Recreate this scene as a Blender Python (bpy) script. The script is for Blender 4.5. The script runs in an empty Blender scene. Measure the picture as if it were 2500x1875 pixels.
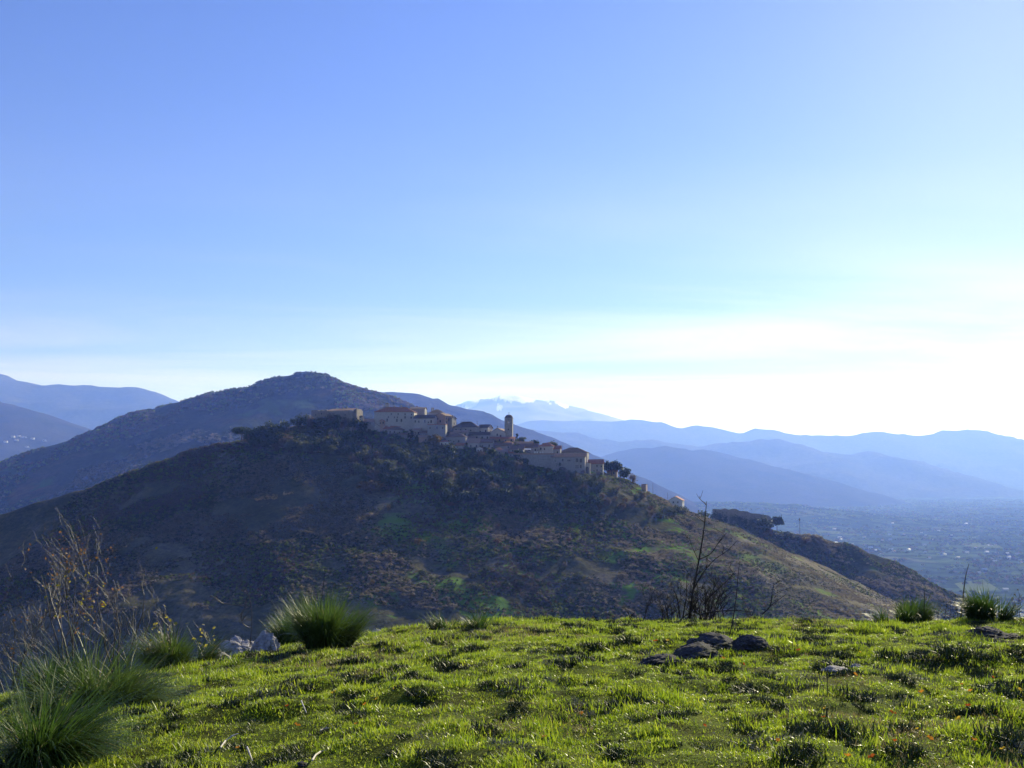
import bpy, math, random
import numpy as np
from mathutils import Vector, Matrix

random.seed(7)
RNG = np.random.default_rng(7)
scene = bpy.context.scene
COL = scene.collection

# ------------------------------------------------------------------ camera
F = 2431.0                      # focal length in photograph pixels (2500 wide)
PITCH = math.radians(5.0)
cam_d = bpy.data.cameras.new('camera')
cam_d.sensor_width = 36.0
cam_d.lens = 36.0 * F / 2500.0
cam_d.clip_start = 0.1
cam_d.clip_end = 90000.0
cam = bpy.data.objects.new('camera', cam_d)
COL.objects.link(cam)
cam.location = (0, 0, 0)
cam.rotation_euler = (math.radians(90) + PITCH, 0, 0)
scene.camera = cam

# ------------------------------------------------------------------ sky, sun, exposure
SUN_AZ = math.radians(29.5)     # to the right of the view direction (+Y)
SUN_EL = math.radians(24.5)
world = bpy.data.worlds.new('World')
scene.world = world
world.use_nodes = True
wn, wl = world.node_tree.nodes, world.node_tree.links
wn.clear()
sky = wn.new('ShaderNodeTexSky')
sky.sky_type = 'NISHITA'
sky.sun_disc = False
sky.sun_elevation = SUN_EL
sky.sun_rotation = SUN_AZ
sky.altitude = 400
sky.air_density = 1.0
sky.dust_density = 0.27
sky.ozone_density = 5.5
bg = wn.new('ShaderNodeBackground')
bg.inputs['Strength'].default_value = 0.0505
wo = wn.new('ShaderNodeOutputWorld')
# thin cirrus veil, denser far away (laid out on a plane high above the ground)
tc = wn.new('ShaderNodeTexCoord')
sep = wn.new('ShaderNodeSeparateXYZ')
wl.new(tc.outputs['Generated'], sep.inputs[0])
def wmath(op, a, b=None, clamp=False):
    n = wn.new('ShaderNodeMath'); n.operation = op; n.use_clamp = clamp
    for i, v in enumerate((a, b)):
        if v is None: continue
        if isinstance(v, (int, float)): n.inputs[i].default_value = v
        else: wl.new(v, n.inputs[i])
    return n.outputs[0]
zz = wmath('ADD', wmath('MAXIMUM', sep.outputs[2], 0.0), 0.035)
cx_ = wmath('DIVIDE', sep.outputs[0], zz)
cy_ = wmath('DIVIDE', sep.outputs[1], zz)
comb = wn.new('ShaderNodeCombineXYZ')
wl.new(wmath('MULTIPLY', cx_, 0.22), comb.inputs[0])
wl.new(wmath('MULTIPLY', cy_, 0.55), comb.inputs[1])
comb.inputs[2].default_value = 3.7
cn = wn.new('ShaderNodeTexNoise')
cn.inputs['Scale'].default_value = 1.0
cn.inputs['Detail'].default_value = 7.0
cn.inputs['Roughness'].default_value = 0.55
cn.inputs['Distortion'].default_value = 0.6
wl.new(comb.outputs[0], cn.inputs['Vector'])
cr = wn.new('ShaderNodeMapRange'); cr.interpolation_type = 'SMOOTHSTEP'
cr.inputs[1].default_value = 0.34; cr.inputs[2].default_value = 0.70
wl.new(cn.outputs[0], cr.inputs[0])
rr = wmath('SQRT', wmath('ADD', wmath('MULTIPLY', cx_, cx_), wmath('MULTIPLY', cy_, cy_)))
far = wn.new('ShaderNodeMapRange'); far.interpolation_type = 'SMOOTHSTEP'
far.inputs[1].default_value = 2.0; far.inputs[2].default_value = 6.5
wl.new(rr, far.inputs[0])
cfac = wmath('MULTIPLY', wmath('MULTIPLY', cr.outputs[0], far.outputs[0]), 0.75, True)
hsv = wn.new('ShaderNodeHueSaturation')
hsv.inputs['Saturation'].default_value = 0.12
hsv.inputs['Value'].default_value = 1.28
wl.new(sky.outputs[0], hsv.inputs['Color'])
cmix = wn.new('ShaderNodeMix'); cmix.data_type = 'RGBA'
wl.new(cfac, cmix.inputs[0])
wl.new(sky.outputs[0], cmix.inputs[6]); wl.new(hsv.outputs[0], cmix.inputs[7])
tint = wn.new('ShaderNodeMix'); tint.data_type = 'RGBA'; tint.blend_type = 'MULTIPLY'; tint.inputs[0].default_value = 1.0
tint.inputs[7].default_value = (0.97, 0.96, 1.38, 1)      # deep blue autumn sky
wl.new(cmix.outputs[2], tint.inputs[6])
wl.new(tint.outputs[2], bg.inputs['Color'])
wl.new(bg.outputs[0], wo.inputs[0])

sun_d = bpy.data.lights.new('sun', 'SUN')
sun_d.energy = 5.0
sun_d.angle = math.radians(0.53)
sun_d.color = (1.0, 0.97, 0.92)
sun = bpy.data.objects.new('sun', sun_d)
COL.objects.link(sun)
SUN = Vector((math.sin(SUN_AZ) * math.cos(SUN_EL), math.cos(SUN_AZ) * math.cos(SUN_EL), math.sin(SUN_EL)))
sun.rotation_euler = SUN.to_track_quat('Z', 'Y').to_euler()

vs = scene.view_settings
vs.view_transform = 'Standard'; vs.look = 'None'; vs.exposure = 0.75; vs.gamma = 1.0
vs.use_curve_mapping = False
scene.render.engine = 'CYCLES'
cy = scene.cycles
cy.use_denoising = True
cy.denoising_input_passes = 'RGB_ALBEDO_NORMAL'; cy.denoising_prefilter = 'ACCURATE'
cy.max_bounces = 6; cy.diffuse_bounces = 2; cy.glossy_bounces = 2
cy.transmission_bounces = 4; cy.transparent_max_bounces = 6; cy.volume_bounces = 2
cy.caustics_reflective = False; cy.caustics_refractive = False

# ------------------------------------------------------------------ helpers
CP, SP = math.cos(PITCH), math.sin(PITCH)
def ray(px, py):
    u = (px - 1250.0) / F; v = (937.5 - py) / F
    return u, CP - v * SP, SP + v * CP
def at(px, py, Y):
    """point of the place seen at pixel (px,py) at Y metres in front of the camera"""
    a, b, c = ray(px, py); t = Y / b
    return np.array((a * t, Y, c * t))

def _hash(ix, iy, seed):
    h = (ix.astype(np.int64) * 374761393 + iy.astype(np.int64) * 668265263 + seed * 974634217) & 0x7fffffff
    h = ((h ^ (h >> 13)) * 1274126177) & 0x7fffffff
    h = (h ^ (h >> 16)) & 0xffff
    return h / 65535.0
def vnoise(x, y, seed=0):
    x = np.asarray(x, float); y = np.asarray(y, float)
    ix = np.floor(x); iy = np.floor(y); fx = x - ix; fy = y - iy
    fx = fx * fx * fx * (fx * (fx * 6 - 15) + 10); fy = fy * fy * fy * (fy * (fy * 6 - 15) + 10)
    a = _hash(ix, iy, seed); b = _hash(ix + 1, iy, seed); c = _hash(ix, iy + 1, seed); d = _hash(ix + 1, iy + 1, seed)
    return (a + (b - a) * fx) * (1 - fy) + (c + (d - c) * fx) * fy - 0.5
def fbm(x, y, octaves=5, seed=0, rough=0.5):
    s = 0; amp = 1.0; c, n = 0.8, 0.6
    x = np.asarray(x, float); y = np.asarray(y, float)
    for o in range(octaves):
        s = s + amp * vnoise(x, y, seed + o * 17); amp *= rough
        x, y = (x * c - y * n) * 2.03 + 5.1, (x * n + y * c) * 2.03 + 1.7
    return s
def ridged(x, y, octaves=5, seed=0):
    s = 0; amp = 1.0
    for o in range(octaves):
        s = s + amp * (0.5 - np.abs(vnoise(x, y, seed + o * 31)) * 2); amp *= 0.5
        x, y = (x * 0.8 - y * 0.6) * 2.03 + 5.1, (x * 0.6 + y * 0.8) * 2.03 + 1.7
    return s

def put(name, me, parent=None, loc=None, **props):
    o = bpy.data.objects.new(name, me)
    COL.objects.link(o)
    if parent is not None: o.parent = parent
    if loc is not None: o.location = loc
    for k, v in props.items(): o[k] = v
    return o
def mesh(name, verts, faces, mats=None, smooth=False, matidx=None):
    me = bpy.data.meshes.new(name)
    verts = np.asarray(verts, np.float32)
    if isinstance(faces, np.ndarray):
        nf, k = faces.shape
        me.vertices.add(len(verts)); me.vertices.foreach_set('co', verts.ravel())
        me.loops.add(nf * k); me.loops.foreach_set('vertex_index', faces.astype(np.int32).ravel())
        me.polygons.add(nf); me.polygons.foreach_set('loop_start', np.arange(0, nf * k, k, dtype=np.int32))
        me.update(calc_edges=True); me.validate()
    else:
        me.from_pydata([tuple(map(float, v)) for v in verts], [], [tuple(int(i) for i in f) for f in faces]); me.update()
    if mats is not None:
        for m in (mats if isinstance(mats, (list, tuple)) else [mats]): me.materials.append(m)
    if matidx is not None: me.polygons.foreach_set('material_index', np.asarray(matidx, np.int32))
    if smooth: me.polygons.foreach_set('use_smooth', np.ones(len(me.polygons), bool))
    return me
def grid_mesh(name, xs, ys, zf, mat):
    X, Y = np.meshgrid(xs, ys)
    Z = zf(X, Y)
    nx, ny = len(xs), len(ys)
    i = np.arange(nx * ny).reshape(ny, nx)
    f = np.stack([i[:-1, :-1], i[:-1, 1:], i[1:, 1:], i[1:, :-1]], -1).reshape(-1, 4)
    return mesh(name, np.stack([X, Y, Z], -1).reshape(-1, 3), f, mat, True)
def axis(lo, a, b, hi, fine, grow=1.25):
    """coordinates fine between a and b, growing coarser out to lo and hi"""
    core = list(np.arange(a, b + fine / 2, fine))
    s = fine; v = b; right = []
    while v < hi: s *= grow; v += s; right.append(min(v, hi))
    s = fine; v = a; left = []
    while v > lo: s *= grow; v -= s; left.append(max(v, lo))
    return np.array(left[::-1] + core + right)

class MB:
    """collects shapes into one mesh"""
    def __init__(s): s.v = []; s.f = []; s.m = []
    def add(s, verts, faces, mi=0):
        n = len(s.v); s.v.extend(verts); s.f.extend([tuple(i + n for i in f) for f in faces]); s.m.extend([mi] * len(faces))
    def box(s, x0, x1, y0, y1, z0, z1, mi=0):
        s.add([(x0, y0, z0), (x1, y0, z0), (x1, y1, z0), (x0, y1, z0), (x0, y0, z1), (x1, y0, z1), (x1, y1, z1), (x0, y1, z1)],
              [(0, 3, 2, 1), (4, 5, 6, 7), (0, 1, 5, 4), (1, 2, 6, 5), (2, 3, 7, 6), (3, 0, 4, 7)], mi)
    def tube(s, pts, rads, n=5, mi=0, cap=True):
        pts = [np.asarray(p, float) for p in pts]; base = len(s.v)
        for k, p in enumerate(pts):
            t = pts[min(k + 1, len(pts) - 1)] - pts[max(k - 1, 0)]
            t = t / (np.linalg.norm(t) + 1e-9)
            a = np.cross(t, (0.3, 0.9, 0.1) if abs(t[1]) < 0.9 else (1, 0, 0)); a /= np.linalg.norm(a) + 1e-9
            b = np.cross(t, a)
            for j in range(n):
                w = 2 * math.pi * j / n
                s.v.append(tuple(p + rads[k] * (math.cos(w) * a + math.sin(w) * b)))
        for k in range(len(pts) - 1):
            for j in range(n):
                q = base + k * n + j; r = base + k * n + (j + 1) % n
                s.f.append((q, r, r + n, q + n)); s.m.append(mi)
        if cap:
            s.f.append(tuple(base + j for j in range(n))[::-1]); s.m.append(mi)
            e = base + (len(pts) - 1) * n
            s.f.append(tuple(e + j for j in range(n))); s.m.append(mi)
    def mesh(s, name, mats, smooth=False): return mesh(name, s.v, s.f, mats, smooth, s.m)

# ------------------------------------------------------------------ materials
def new_mat(name):
    m = bpy.data.materials.new(name); m.use_nodes = True
    nt = m.node_tree; b = nt.nodes.get('Principled BSDF')
    b.inputs['Specular IOR Level'].default_value = 0.25
    return m, nt, b
def rgba(c): return (c[0], c[1], c[2], 1.0)
def noise_node(nt, scale, detail=5, rough=0.55, coord='Object', dist=0.0, stretch=None):
    t = nt.nodes.new('ShaderNodeTexCoord'); n = nt.nodes.new('ShaderNodeTexNoise')
    n.inputs['Scale'].default_value = scale; n.inputs['Detail'].default_value = detail
    n.inputs['Roughness'].default_value = rough; n.inputs['Distortion'].default_value = dist
    if stretch:
        mp = nt.nodes.new('ShaderNodeMapping'); mp.inputs['Scale'].default_value = stretch
        nt.links.new(t.outputs[coord], mp.inputs[0]); nt.links.new(mp.outputs[0], n.inputs['Vector'])
    else: nt.links.new(t.outputs[coord], n.inputs['Vector'])
    return n.outputs[0]
def ramp(nt, src, stops, interp='LINEAR'):
    r = nt.nodes.new('ShaderNodeValToRGB'); r.color_ramp.interpolation = interp
    els = r.color_ramp.elements
    while len(els) < len(stops): els.new(0.5)
    for e, (p, c) in zip(els, stops): e.position = p; e.color = rgba(c)
    nt.links.new(src, r.inputs[0]); return r.outputs[0]
def mixc(nt, fac, a, b, mode='MIX'):
    n = nt.nodes.new('ShaderNodeMix'); n.data_type = 'RGBA'; n.blend_type = mode
    for i, v in ((0, fac), (6, a), (7, b)):
        if isinstance(v, (int, float)): n.inputs[i].default_value = v
        elif isinstance(v, tuple): n.inputs[i].default_value = rgba(v)
        else: nt.links.new(v, n.inputs[i])
    return n.outputs[2]
def bump(nt, b, src, strength, dist):
    n = nt.nodes.new('ShaderNodeBump'); n.inputs['Strength'].default_value = strength; n.inputs['Distance'].default_value = dist
    nt.links.new(src, n.inputs['Height']); nt.links.new(n.outputs[0], b.inputs['Normal'])
def simple(name, c1, c2=None, scale=1.0, rough=0.9, bmp=None, coord='Object', detail=5, spec=0.2):
    m, nt, b = new_mat(name)
    b.inputs['Roughness'].default_value = rough; b.inputs['Specular IOR Level'].default_value = spec
    if c2 is None: b.inputs['Base Color'].default_value = rgba(c1)
    else:
        n = noise_node(nt, scale, detail, 0.6, coord)
        nt.links.new(ramp(nt, n, [(0.32, c1), (0.68, c2)]), b.inputs['Base Color'])
        if bmp: bump(nt, b, n, bmp[0], bmp[1])
    return m
def leafy(name, cols, trans=0.35, rough=0.6, spec=0.2, var_scale=0.3, tcol=None):
    """leaves that let some light through; colour varies by individual and by place"""
    m, nt, b = new_mat(name)
    oi = nt.nodes.new('ShaderNodeObjectInfo')
    n = noise_node(nt, var_scale, 3, 0.6, 'Generated' if var_scale < 0 else 'Object')
    add = nt.nodes.new('ShaderNodeMath'); add.operation = 'MULTIPLY_ADD'
    nt.links.new(n, add.inputs[0]); add.inputs[1].default_value = 0.5
    sub = nt.nodes.new('ShaderNodeMath'); sub.operation = 'MULTIPLY_ADD'; sub.inputs[1].default_value = 0.85; sub.inputs[2].default_value = -0.17
    nt.links.new(oi.outputs['Random'], sub.inputs[0]); nt.links.new(sub.outputs[0], add.inputs[2])
    k = len(cols) - 1
    c = ramp(nt, add.outputs[0], [(i / max(k, 1), cc) for i, cc in enumerate(cols)])
    nt.links.new(c, b.inputs['Base Color'])
    b.inputs['Roughness'].default_value = rough; b.inputs['Specular IOR Level'].default_value = spec
    tr = nt.nodes.new('ShaderNodeBsdfTranslucent')
    if tcol: nt.links.new(mixc(nt, 1.0, c, tcol, 'MULTIPLY'), tr.inputs[0])
    else: nt.links.new(c, tr.inputs[0])
    mx = nt.nodes.new('ShaderNodeMixShader'); mx.inputs[0].default_value = trans
    out = nt.nodes['Material Output']
    nt.links.new(b.outputs[0], mx.inputs[1]); nt.links.new(tr.outputs[0], mx.inputs[2]); nt.links.new(mx.outputs[0], out.inputs[0])
    return m

def hill_mat(name, s, stops, patch=None, bmp=(0.5, 2.0), dry=None):
    """scrub and grass on a slope: broad zones, bushes and fine grain"""
    m, nt, b = new_mat(name)
    b.inputs['Roughness'].default_value = 1.0; b.inputs['Specular IOR Level'].default_value = 0.0
    big = noise_node(nt, s, 6, 0.6)
    c = ramp(nt, big, stops)
    fine = noise_node(nt, s * 18, 4, 0.7)
    c = mixc(nt, 0.75, c, ramp(nt, fine, [(0.3, (0.35, 0.36, 0.4)), (0.7, (1.5, 1.45, 1.35))]), 'MULTIPLY')
    if patch:
        pn = noise_node(nt, s * 1.9, 4, 0.55, dist=0.5)
        pm = ramp(nt, pn, [(patch[1], (0, 0, 0)), (patch[1] + 0.08, (1, 1, 1))])
        if dry:                                 # grass clearings only east of the left face
            t0 = nt.nodes.new('ShaderNodeTexCoord'); s0 = nt.nodes.new('ShaderNodeSeparateXYZ'); nt.links.new(t0.outputs['Object'], s0.inputs[0])
            m0 = nt.nodes.new('ShaderNodeMapRange'); m0.inputs[1].default_value = -110; m0.inputs[2].default_value = -60; nt.links.new(s0.outputs[0], m0.inputs[0])
            q0 = nt.nodes.new('ShaderNodeMath'); q0.operation = 'MULTIPLY'; nt.links.new(pm, q0.inputs[0]); nt.links.new(m0.outputs[0], q0.inputs[1]); pm = q0.outputs[0]
        c = mixc(nt, pm, c, patch[0])
    if dry:                                     # open flank: dry pasture, its colour also brightened to read as sunlit
        t = nt.nodes.new('ShaderNodeTexCoord'); sx = nt.nodes.new('ShaderNodeSeparateXYZ'); nt.links.new(t.outputs['Object'], sx.inputs[0])
        ad = nt.nodes.new('ShaderNodeMath'); ad.operation = 'MULTIPLY_ADD'; ad.inputs[1].default_value = 160.0
        nt.links.new(big, ad.inputs[0]); nt.links.new(sx.outputs[0], ad.inputs[2])
        mr = nt.nodes.new('ShaderNodeMapRange'); mr.inputs[1].default_value = dry[1]; mr.inputs[2].default_value = dry[2]; mr.inputs[4].default_value = .8
        nt.links.new(ad.outputs[0], mr.inputs[0])
        c = mixc(nt, mr.outputs[0], c, mixc(nt, .8, dry[0], ramp(nt, fine, [(0.3, (0.5, 0.5, 0.5)), (0.7, (1.4, 1.35, 1.3))]), 'MULTIPLY'))
    nt.links.new(c, b.inputs['Base Color'])
    bump(nt, b, fine, bmp[0], bmp[1])
    return m

# ------------------------------------------------------------------ terrain shapes
FLOOR = -262.0
def ridge_height(X, Y, pts, rnd=6.0, H=None):
    """height of a ridge whose crest runs through pts = (x,y,z,slope_near,slope_far)"""
    P = np.array(pts, float)
    best = np.full(X.shape, -1e9)
    for a, b in zip(P[:-1], P[1:]):
        d = b[:2] - a[:2]; L2 = d @ d
        t = np.clip(((X - a[0]) * d[0] + (Y - a[1]) * d[1]) / L2, 0, 1)
        nx = X - (a[0] + t * d[0]); ny = Y - (a[1] + t * d[1])
        dist = np.sqrt(nx * nx + ny * ny)
        w = 0.5 - 0.5 * ny / (dist + 1e-6)
        sl = (a[3] + t * (b[3] - a[3])) * w + (a[4] + t * (b[4] - a[4])) * (1 - w)
        z = a[2] + t * (b[2] - a[2])
        dd = np.sqrt(dist * dist + rnd * rnd) - rnd
        drop = sl * dd if H is None else H * (1 - np.exp(-sl * dd / H))
        best = np.maximum(best, z - drop)
    return best
def smax(arrs, k):
    m = np.maximum.reduce(arrs)
    return m + k * np.log(sum(np.exp((a - m) / k) for a in arrs))
def crest(pp, near, far):
    out = []
    for p in pp:
        x, y, z = at(p[0], p[1], p[2])
        out.append((x, y, z, p[3] if len(p) > 3 else near, p[4] if len(p) > 4 else far))
    return out

# foreground meadow: a rounded knoll that falls away to the left and beyond the crest
def z_meadow(X, Y):
    X = np.asarray(X, float); Y = np.asarray(Y, float)
    k = 0.0039
    d = np.abs(Y)
    drop = np.where(d < 80, k * d * d, k * 6400 + 0.624 * (d - 80))
    drop = np.where(Y < 0, 0.15 * np.maximum(d - 20, 0), drop)
    left = np.maximum(0, -X + 0.2)
    leftd = np.where(left < 30, 0.054 * left ** 1.45, 0.054 * 30 ** 1.45 + 0.4 * (left - 30))
    right = np.maximum(0, X - 6)
    rightd = np.where(right < 60, 0.0018 * right ** 2, 0.0018 * 3600 + 0.22 * (right - 60))
    z = -1.56 + 0.007 * np.clip(Y, -60, 80) - drop - leftd - rightd
    near = np.exp(-(d / 60) ** 2)
    z = z + near * (0.10 * fbm(X * 0.45, Y * 0.45, 4, 3) + 0.11 * fbm(X * 2.3, Y * 2.3, 3, 11))
    return np.maximum(z, FLOOR - 30)

village_main = crest([
    (-420, 1370, 700, .85, .6), (-200, 1318, 700, .8, .6), (0, 1258, 695, .78, .6), (100, 1230, 695, .76, .6), (200, 1200, 695, .74, .6), (300, 1162, 695, .72, .6),
    (400, 1122, 697, .68, .6), (470, 1096, 700, .66, .6), (560, 1079, 704, .60, .6), (640, 1070, 712, .52, .6),
    (720, 1046, 722, .46, .5), (800, 1030, 730, .44, .5), (880, 1032, 735, .44, .5), (960, 1036, 735, .42, .5),
    (1060, 1052, 732, .42, .5), (1150, 1062, 728, .43, .5), (1240, 1072, 722, .44, .5), (1330, 1092, 718, .43, .5),
    (1420, 1132, 714, .40, .95), (1500, 1160, 712, .33, .95), (1560, 1190, 714, .28, .95), (1640, 1232, 720, .26, .95),
    (1700, 1258, 726, .25, .95), (1760, 1294, 734, .24, .95), (1850, 1338, 746, .24, .95), (2000, 1394, 766, .24, .95),
    (2130, 1450, 784, .24, .95), (2250, 1495, 800, .25, .95), (2500, 1590, 820, .27, .95), (2900, 1740, 830, .3, .95)], .6, .5)
village_spur_a = crest([(800, 1075, 712), (870, 1170, 668), (915, 1260, 625), (950, 1330, 590), (1010, 1400, 555), (1130, 1460, 520), (1290, 1530, 485)], .40, .6)
village_spur_b = crest([(1400, 1135, 708), (1425, 1210, 668), (1450, 1300, 628), (1450, 1400, 592), (1420, 1500, 560), (1380, 1560, 530)], .55, .6)
village_spur_c = crest([(1690, 1275, 715), (1720, 1350, 685), (1735, 1425, 655), (1720, 1500, 615)], .40, .6)
def z_village(X, Y):
    X = np.asarray(X, float); Y = np.asarray(Y, float)
    z = smax([ridge_height(X, Y, village_main, 7), ridge_height(X, Y, village_spur_a, 22), ridge_height(X, Y, village_spur_b, 9),
              ridge_height(X, Y, village_spur_c, 12)], 2.2) - 1.0
    z = z + 5.0 * fbm(X / 55, Y / 55, 3, 5) + 2.0 * fbm(X / 14, Y / 14, 4, 21)
    return np.maximum(z, FLOOR - 20)
lower_main = crest([(1400, 1240, 900), (1600, 1262, 890), (1740, 1275, 885), (1850, 1290, 885), (1940, 1306, 885), (2000, 1312, 885), (2060, 1322, 885), (2120, 1345, 885), (2200, 1392, 880),
                    (2300, 1438, 870), (2400, 1480, 860), (2550, 1540, 850), (2900, 1680, 830)], .7, .5)
lower_spur = crest([(2060, 1326, 884), (2130, 1385, 850), (2220, 1450, 815), (2300, 1520, 780)], .5, .5)
def z_lower(X, Y):
    z = smax([ridge_height(X, Y, lower_main, 6), ridge_height(X, Y, lower_spur, 8)], 2) - .8
    z = z + 4 * fbm(X / 50, Y / 50, 3, 55) + 1.8 * fbm(X / 13, Y / 13, 4, 61)
    return np.maximum(z, FLOOR - 20)
BK = 0.82
def bcrest(pp, near, far): return crest([(q[0], q[1], q[2] * BK) for q in pp], near, far)
back_main = bcrest([(-700, 1330, 3100), (-300, 1250, 3050), (0, 1168, 3000), (60, 1145, 3000), (130, 1122, 3000), (200, 1097, 3000), (250, 1064, 3000), (300, 1038, 3000), (340, 1018, 3000), (400, 992, 3000),
                   (450, 977, 3000), (520, 958, 3010), (600, 947, 3020), (660, 931, 3030), (700, 920, 3040), (740, 915, 3040), (780, 918, 3040), (810, 930, 3030),
                   (860, 941, 3020), (900, 955, 3010), (930, 968, 3000), (960, 990, 2990), (1000, 1012, 2980), (1060, 1038, 2960), (1150, 1080, 2940), (1300, 1160, 2900)], .5, .4)
back_spur = bcrest([(730, 925, 3020), (700, 980, 2850), (640, 1010, 2740), (560, 1045, 2600), (430, 1100, 2450), (300, 1170, 2300)], .5, .5)
back_spur2 = bcrest([(820, 940, 3010), (860, 975, 2850), (900, 1010, 2720), (930, 1060, 2550)], .5, .5)
back_spur3 = bcrest([(420, 990, 2990), (330, 1050, 2850), (250, 1110, 2700), (120, 1190, 2500)], .5, .5)
back_low = bcrest([(-200, 1190, 2900), (0, 1140, 2860), (90, 1110, 2850), (140, 1089, 2850), (200, 1089, 2850), (260, 1096, 2850), (330, 1110, 2850)], .4, .4)
def z_back(X, Y):
    z = smax([ridge_height(X, Y, back_main, 24), ridge_height(X, Y, back_spur, 24), ridge_height(X, Y, back_spur2, 24),
              ridge_height(X, Y, back_spur3, 24), ridge_height(X, Y, back_low, 20)], 8) - 4
    z = z + 13 * fbm(X / 180, Y / 180, 4, 71) + 6 * fbm(X / 36, Y / 36, 4, 77)
    return np.maximum(z, FLOOR - 20)
FARK = 1.3                      # how much farther than first paced out the blue ranges lie
def far_range(pp, near, far, rnd, amp, seed, H=None, k=FARK):
    pp = [(q[0], q[1], q[2] * k) for q in pp]; rnd *= k; amp *= k
    c = crest(pp, near, far)
    def z(X, Y):
        zz = ridge_height(X, Y, c, rnd, H)
        return np.maximum(zz + amp * (ridged(X / (amp * 9), Y / (amp * 9), 5, seed) - 0.2), FLOOR - 60)
    return z
second_pp = [(600, 1080, 4900), (780, 1010, 4850), (860, 980, 4800), (920, 957, 4800), (960, 954, 4800), (1010, 959, 4800), (1060, 976, 4800), (1110, 991, 4800), (1160, 1004, 4800), (1220, 1026, 4800),
             (1290, 1051, 4800), (1340, 1068, 4800), (1380, 1088, 4800), (1430, 1116, 4800), (1560, 1180, 4800), (1750, 1260, 4800)]
z_second = far_range(second_pp, .5, .45, 40, 16, 5, None, 1.12)
left_mid_pp = [(-500, 880, 5600), (-200, 930, 5400), (0, 984, 5200), (30, 1002, 5200), (60, 1022, 5200), (110, 1047, 5100), (180, 1066, 5000), (230, 1077, 4900), (320, 1096, 4800), (460, 1120, 4700)]
z_leftmid = far_range(left_mid_pp, .32, .4, 60, 22, 9)
left_far_pp = [(-700, 860, 9500), (-300, 895, 9200), (-100, 908, 9000), (0, 919, 9000), (50, 930, 9000), (80, 938, 9000), (170, 941, 9000), (270, 948, 9000), (340, 951, 9000), (370, 961, 9000), (400, 972, 9000), (437, 991, 9000),
               (500, 1013, 9000), (600, 1045, 9000), (760, 1100, 9000)]
z_leftfar = far_range(left_far_pp, .4, .4, 90, 45, 13)
snow_pp = [(900, 1060, 19000), (1000, 1035, 19000), (1110, 1000, 19000), (1160, 976, 19000), (1200, 969, 19000), (1260, 968, 19000), (1310, 975, 19000), (1350, 979, 19000), (1400, 989, 19000), (1450, 1006, 19000), (1490, 1026, 19000),
           (1560, 1045, 19000), (1700, 1080, 19000)]
z_snow = far_range(snow_pp, .35, .4, 80, 60, 17, None, 1.0)
right_far_pp = [(1100, 1090, 15500), (1240, 1048, 15500), (1300, 1028, 15500), (1400, 1024, 15500), (1500, 1031, 15500), (1540, 1025, 15500), (1600, 1032, 15500), (1660, 1048, 15500), (1700, 1041, 15500), (1800, 1057, 15500), (1850, 1045, 15500),
                (1900, 1054, 15500), (1960, 1064, 15500), (2040, 1064, 15500), (2150, 1052, 15500), (2250, 1062, 15500), (2330, 1050, 15500), (2360, 1047, 15500), (2400, 1055, 15500), (2430, 1061, 15500), (2470, 1087, 15500), (2520, 1112, 15500), (2700, 1150, 15500), (3000, 1130, 15500)]
z_rightfar = far_range(right_far_pp, .34, .4, 80, 60, 23, None, 1.0)
right_mid_pp = [(1000, 1120, 10500), (1200, 1062, 10500), (1300, 1050, 10500), (1400, 1060, 10500), (1500, 1075, 10500), (1600, 1078, 10500), (1700, 1090, 10500), (1800, 1082, 10500), (1900, 1076, 10500), (2000, 1102, 10500), (2130, 1103, 10500),
                (2200, 1122, 10500), (2300, 1158, 10500), (2450, 1212, 10500), (2600, 1260, 10500)]
z_rightmid = far_range(right_mid_pp, .3, .4, 80, 55, 29, None, 1.12)
right_near_pp = [(1300, 1170, 7000), (1450, 1122, 7000), (1550, 1097, 7000), (1620, 1089, 7000), (1700, 1097, 7000), (1800, 1117, 7000), (1900, 1147, 7000), (2000, 1181, 7000), (2100, 1211, 7000), (2250, 1240, 7000), (2400, 1251, 7000), (2550, 1260, 7000), (2900, 1275, 7000)]
z_rightnear = far_range(right_near_pp, .26, .35, 60, 20, 37)
foot_pp = [(1400, 1235, 5400), (1600, 1228, 5400), (1750, 1224, 5400), (1900, 1230, 5400), (2050, 1246, 5300), (2200, 1262, 5200), (2500, 1288, 5000), (2900, 1300, 5000)]
z_foot = far_range(foot_pp, .1, .2, 60, 9, 43, None, 1.0)

# materials of the slopes
M_village = hill_mat('hill_scrub', 0.02, [(0.3, (0.05, 0.052, 0.03)), (0.45, (0.085, 0.085, 0.047)), (0.55, (0.135, 0.122, 0.075)), (0.7, (0.19, 0.165, 0.115))],
                     ((0.13, 0.22, 0.035), 0.525), (0.6, 1.2), ((0.27, 0.24, 0.155), 180, 310))
M_lower = hill_mat('lower_scrub', 0.02, [(0.3, (0.035, 0.045, 0.025)), (0.5, (0.07, 0.075, 0.04)), (0.7, (0.13, 0.115, 0.07))], ((0.07, 0.115, 0.03), 0.58), (0.6, 1.2))
M_back = hill_mat('autumn_wood', 0.0042, [(0.3, (0.022, 0.032, 0.018)), (0.5, (0.042, 0.048, 0.025)), (0.62, (0.085, 0.06, 0.03)), (0.72, (0.15, 0.08, 0.03))], ((0.06, 0.09, 0.03), 0.58), (0.8, 12.0))
M_second = hill_mat('far_wood', 0.003, [(0.3, (0.025, 0.032, 0.022)), (0.7, (0.055, 0.05, 0.035))], None, (0.6, 10.0))
M_far = hill_mat('far_mountain', 0.0012, [(0.3, (0.035, 0.042, 0.032)), (0.7, (0.08, 0.072, 0.06))], None, (0.5, 20.0))
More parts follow.
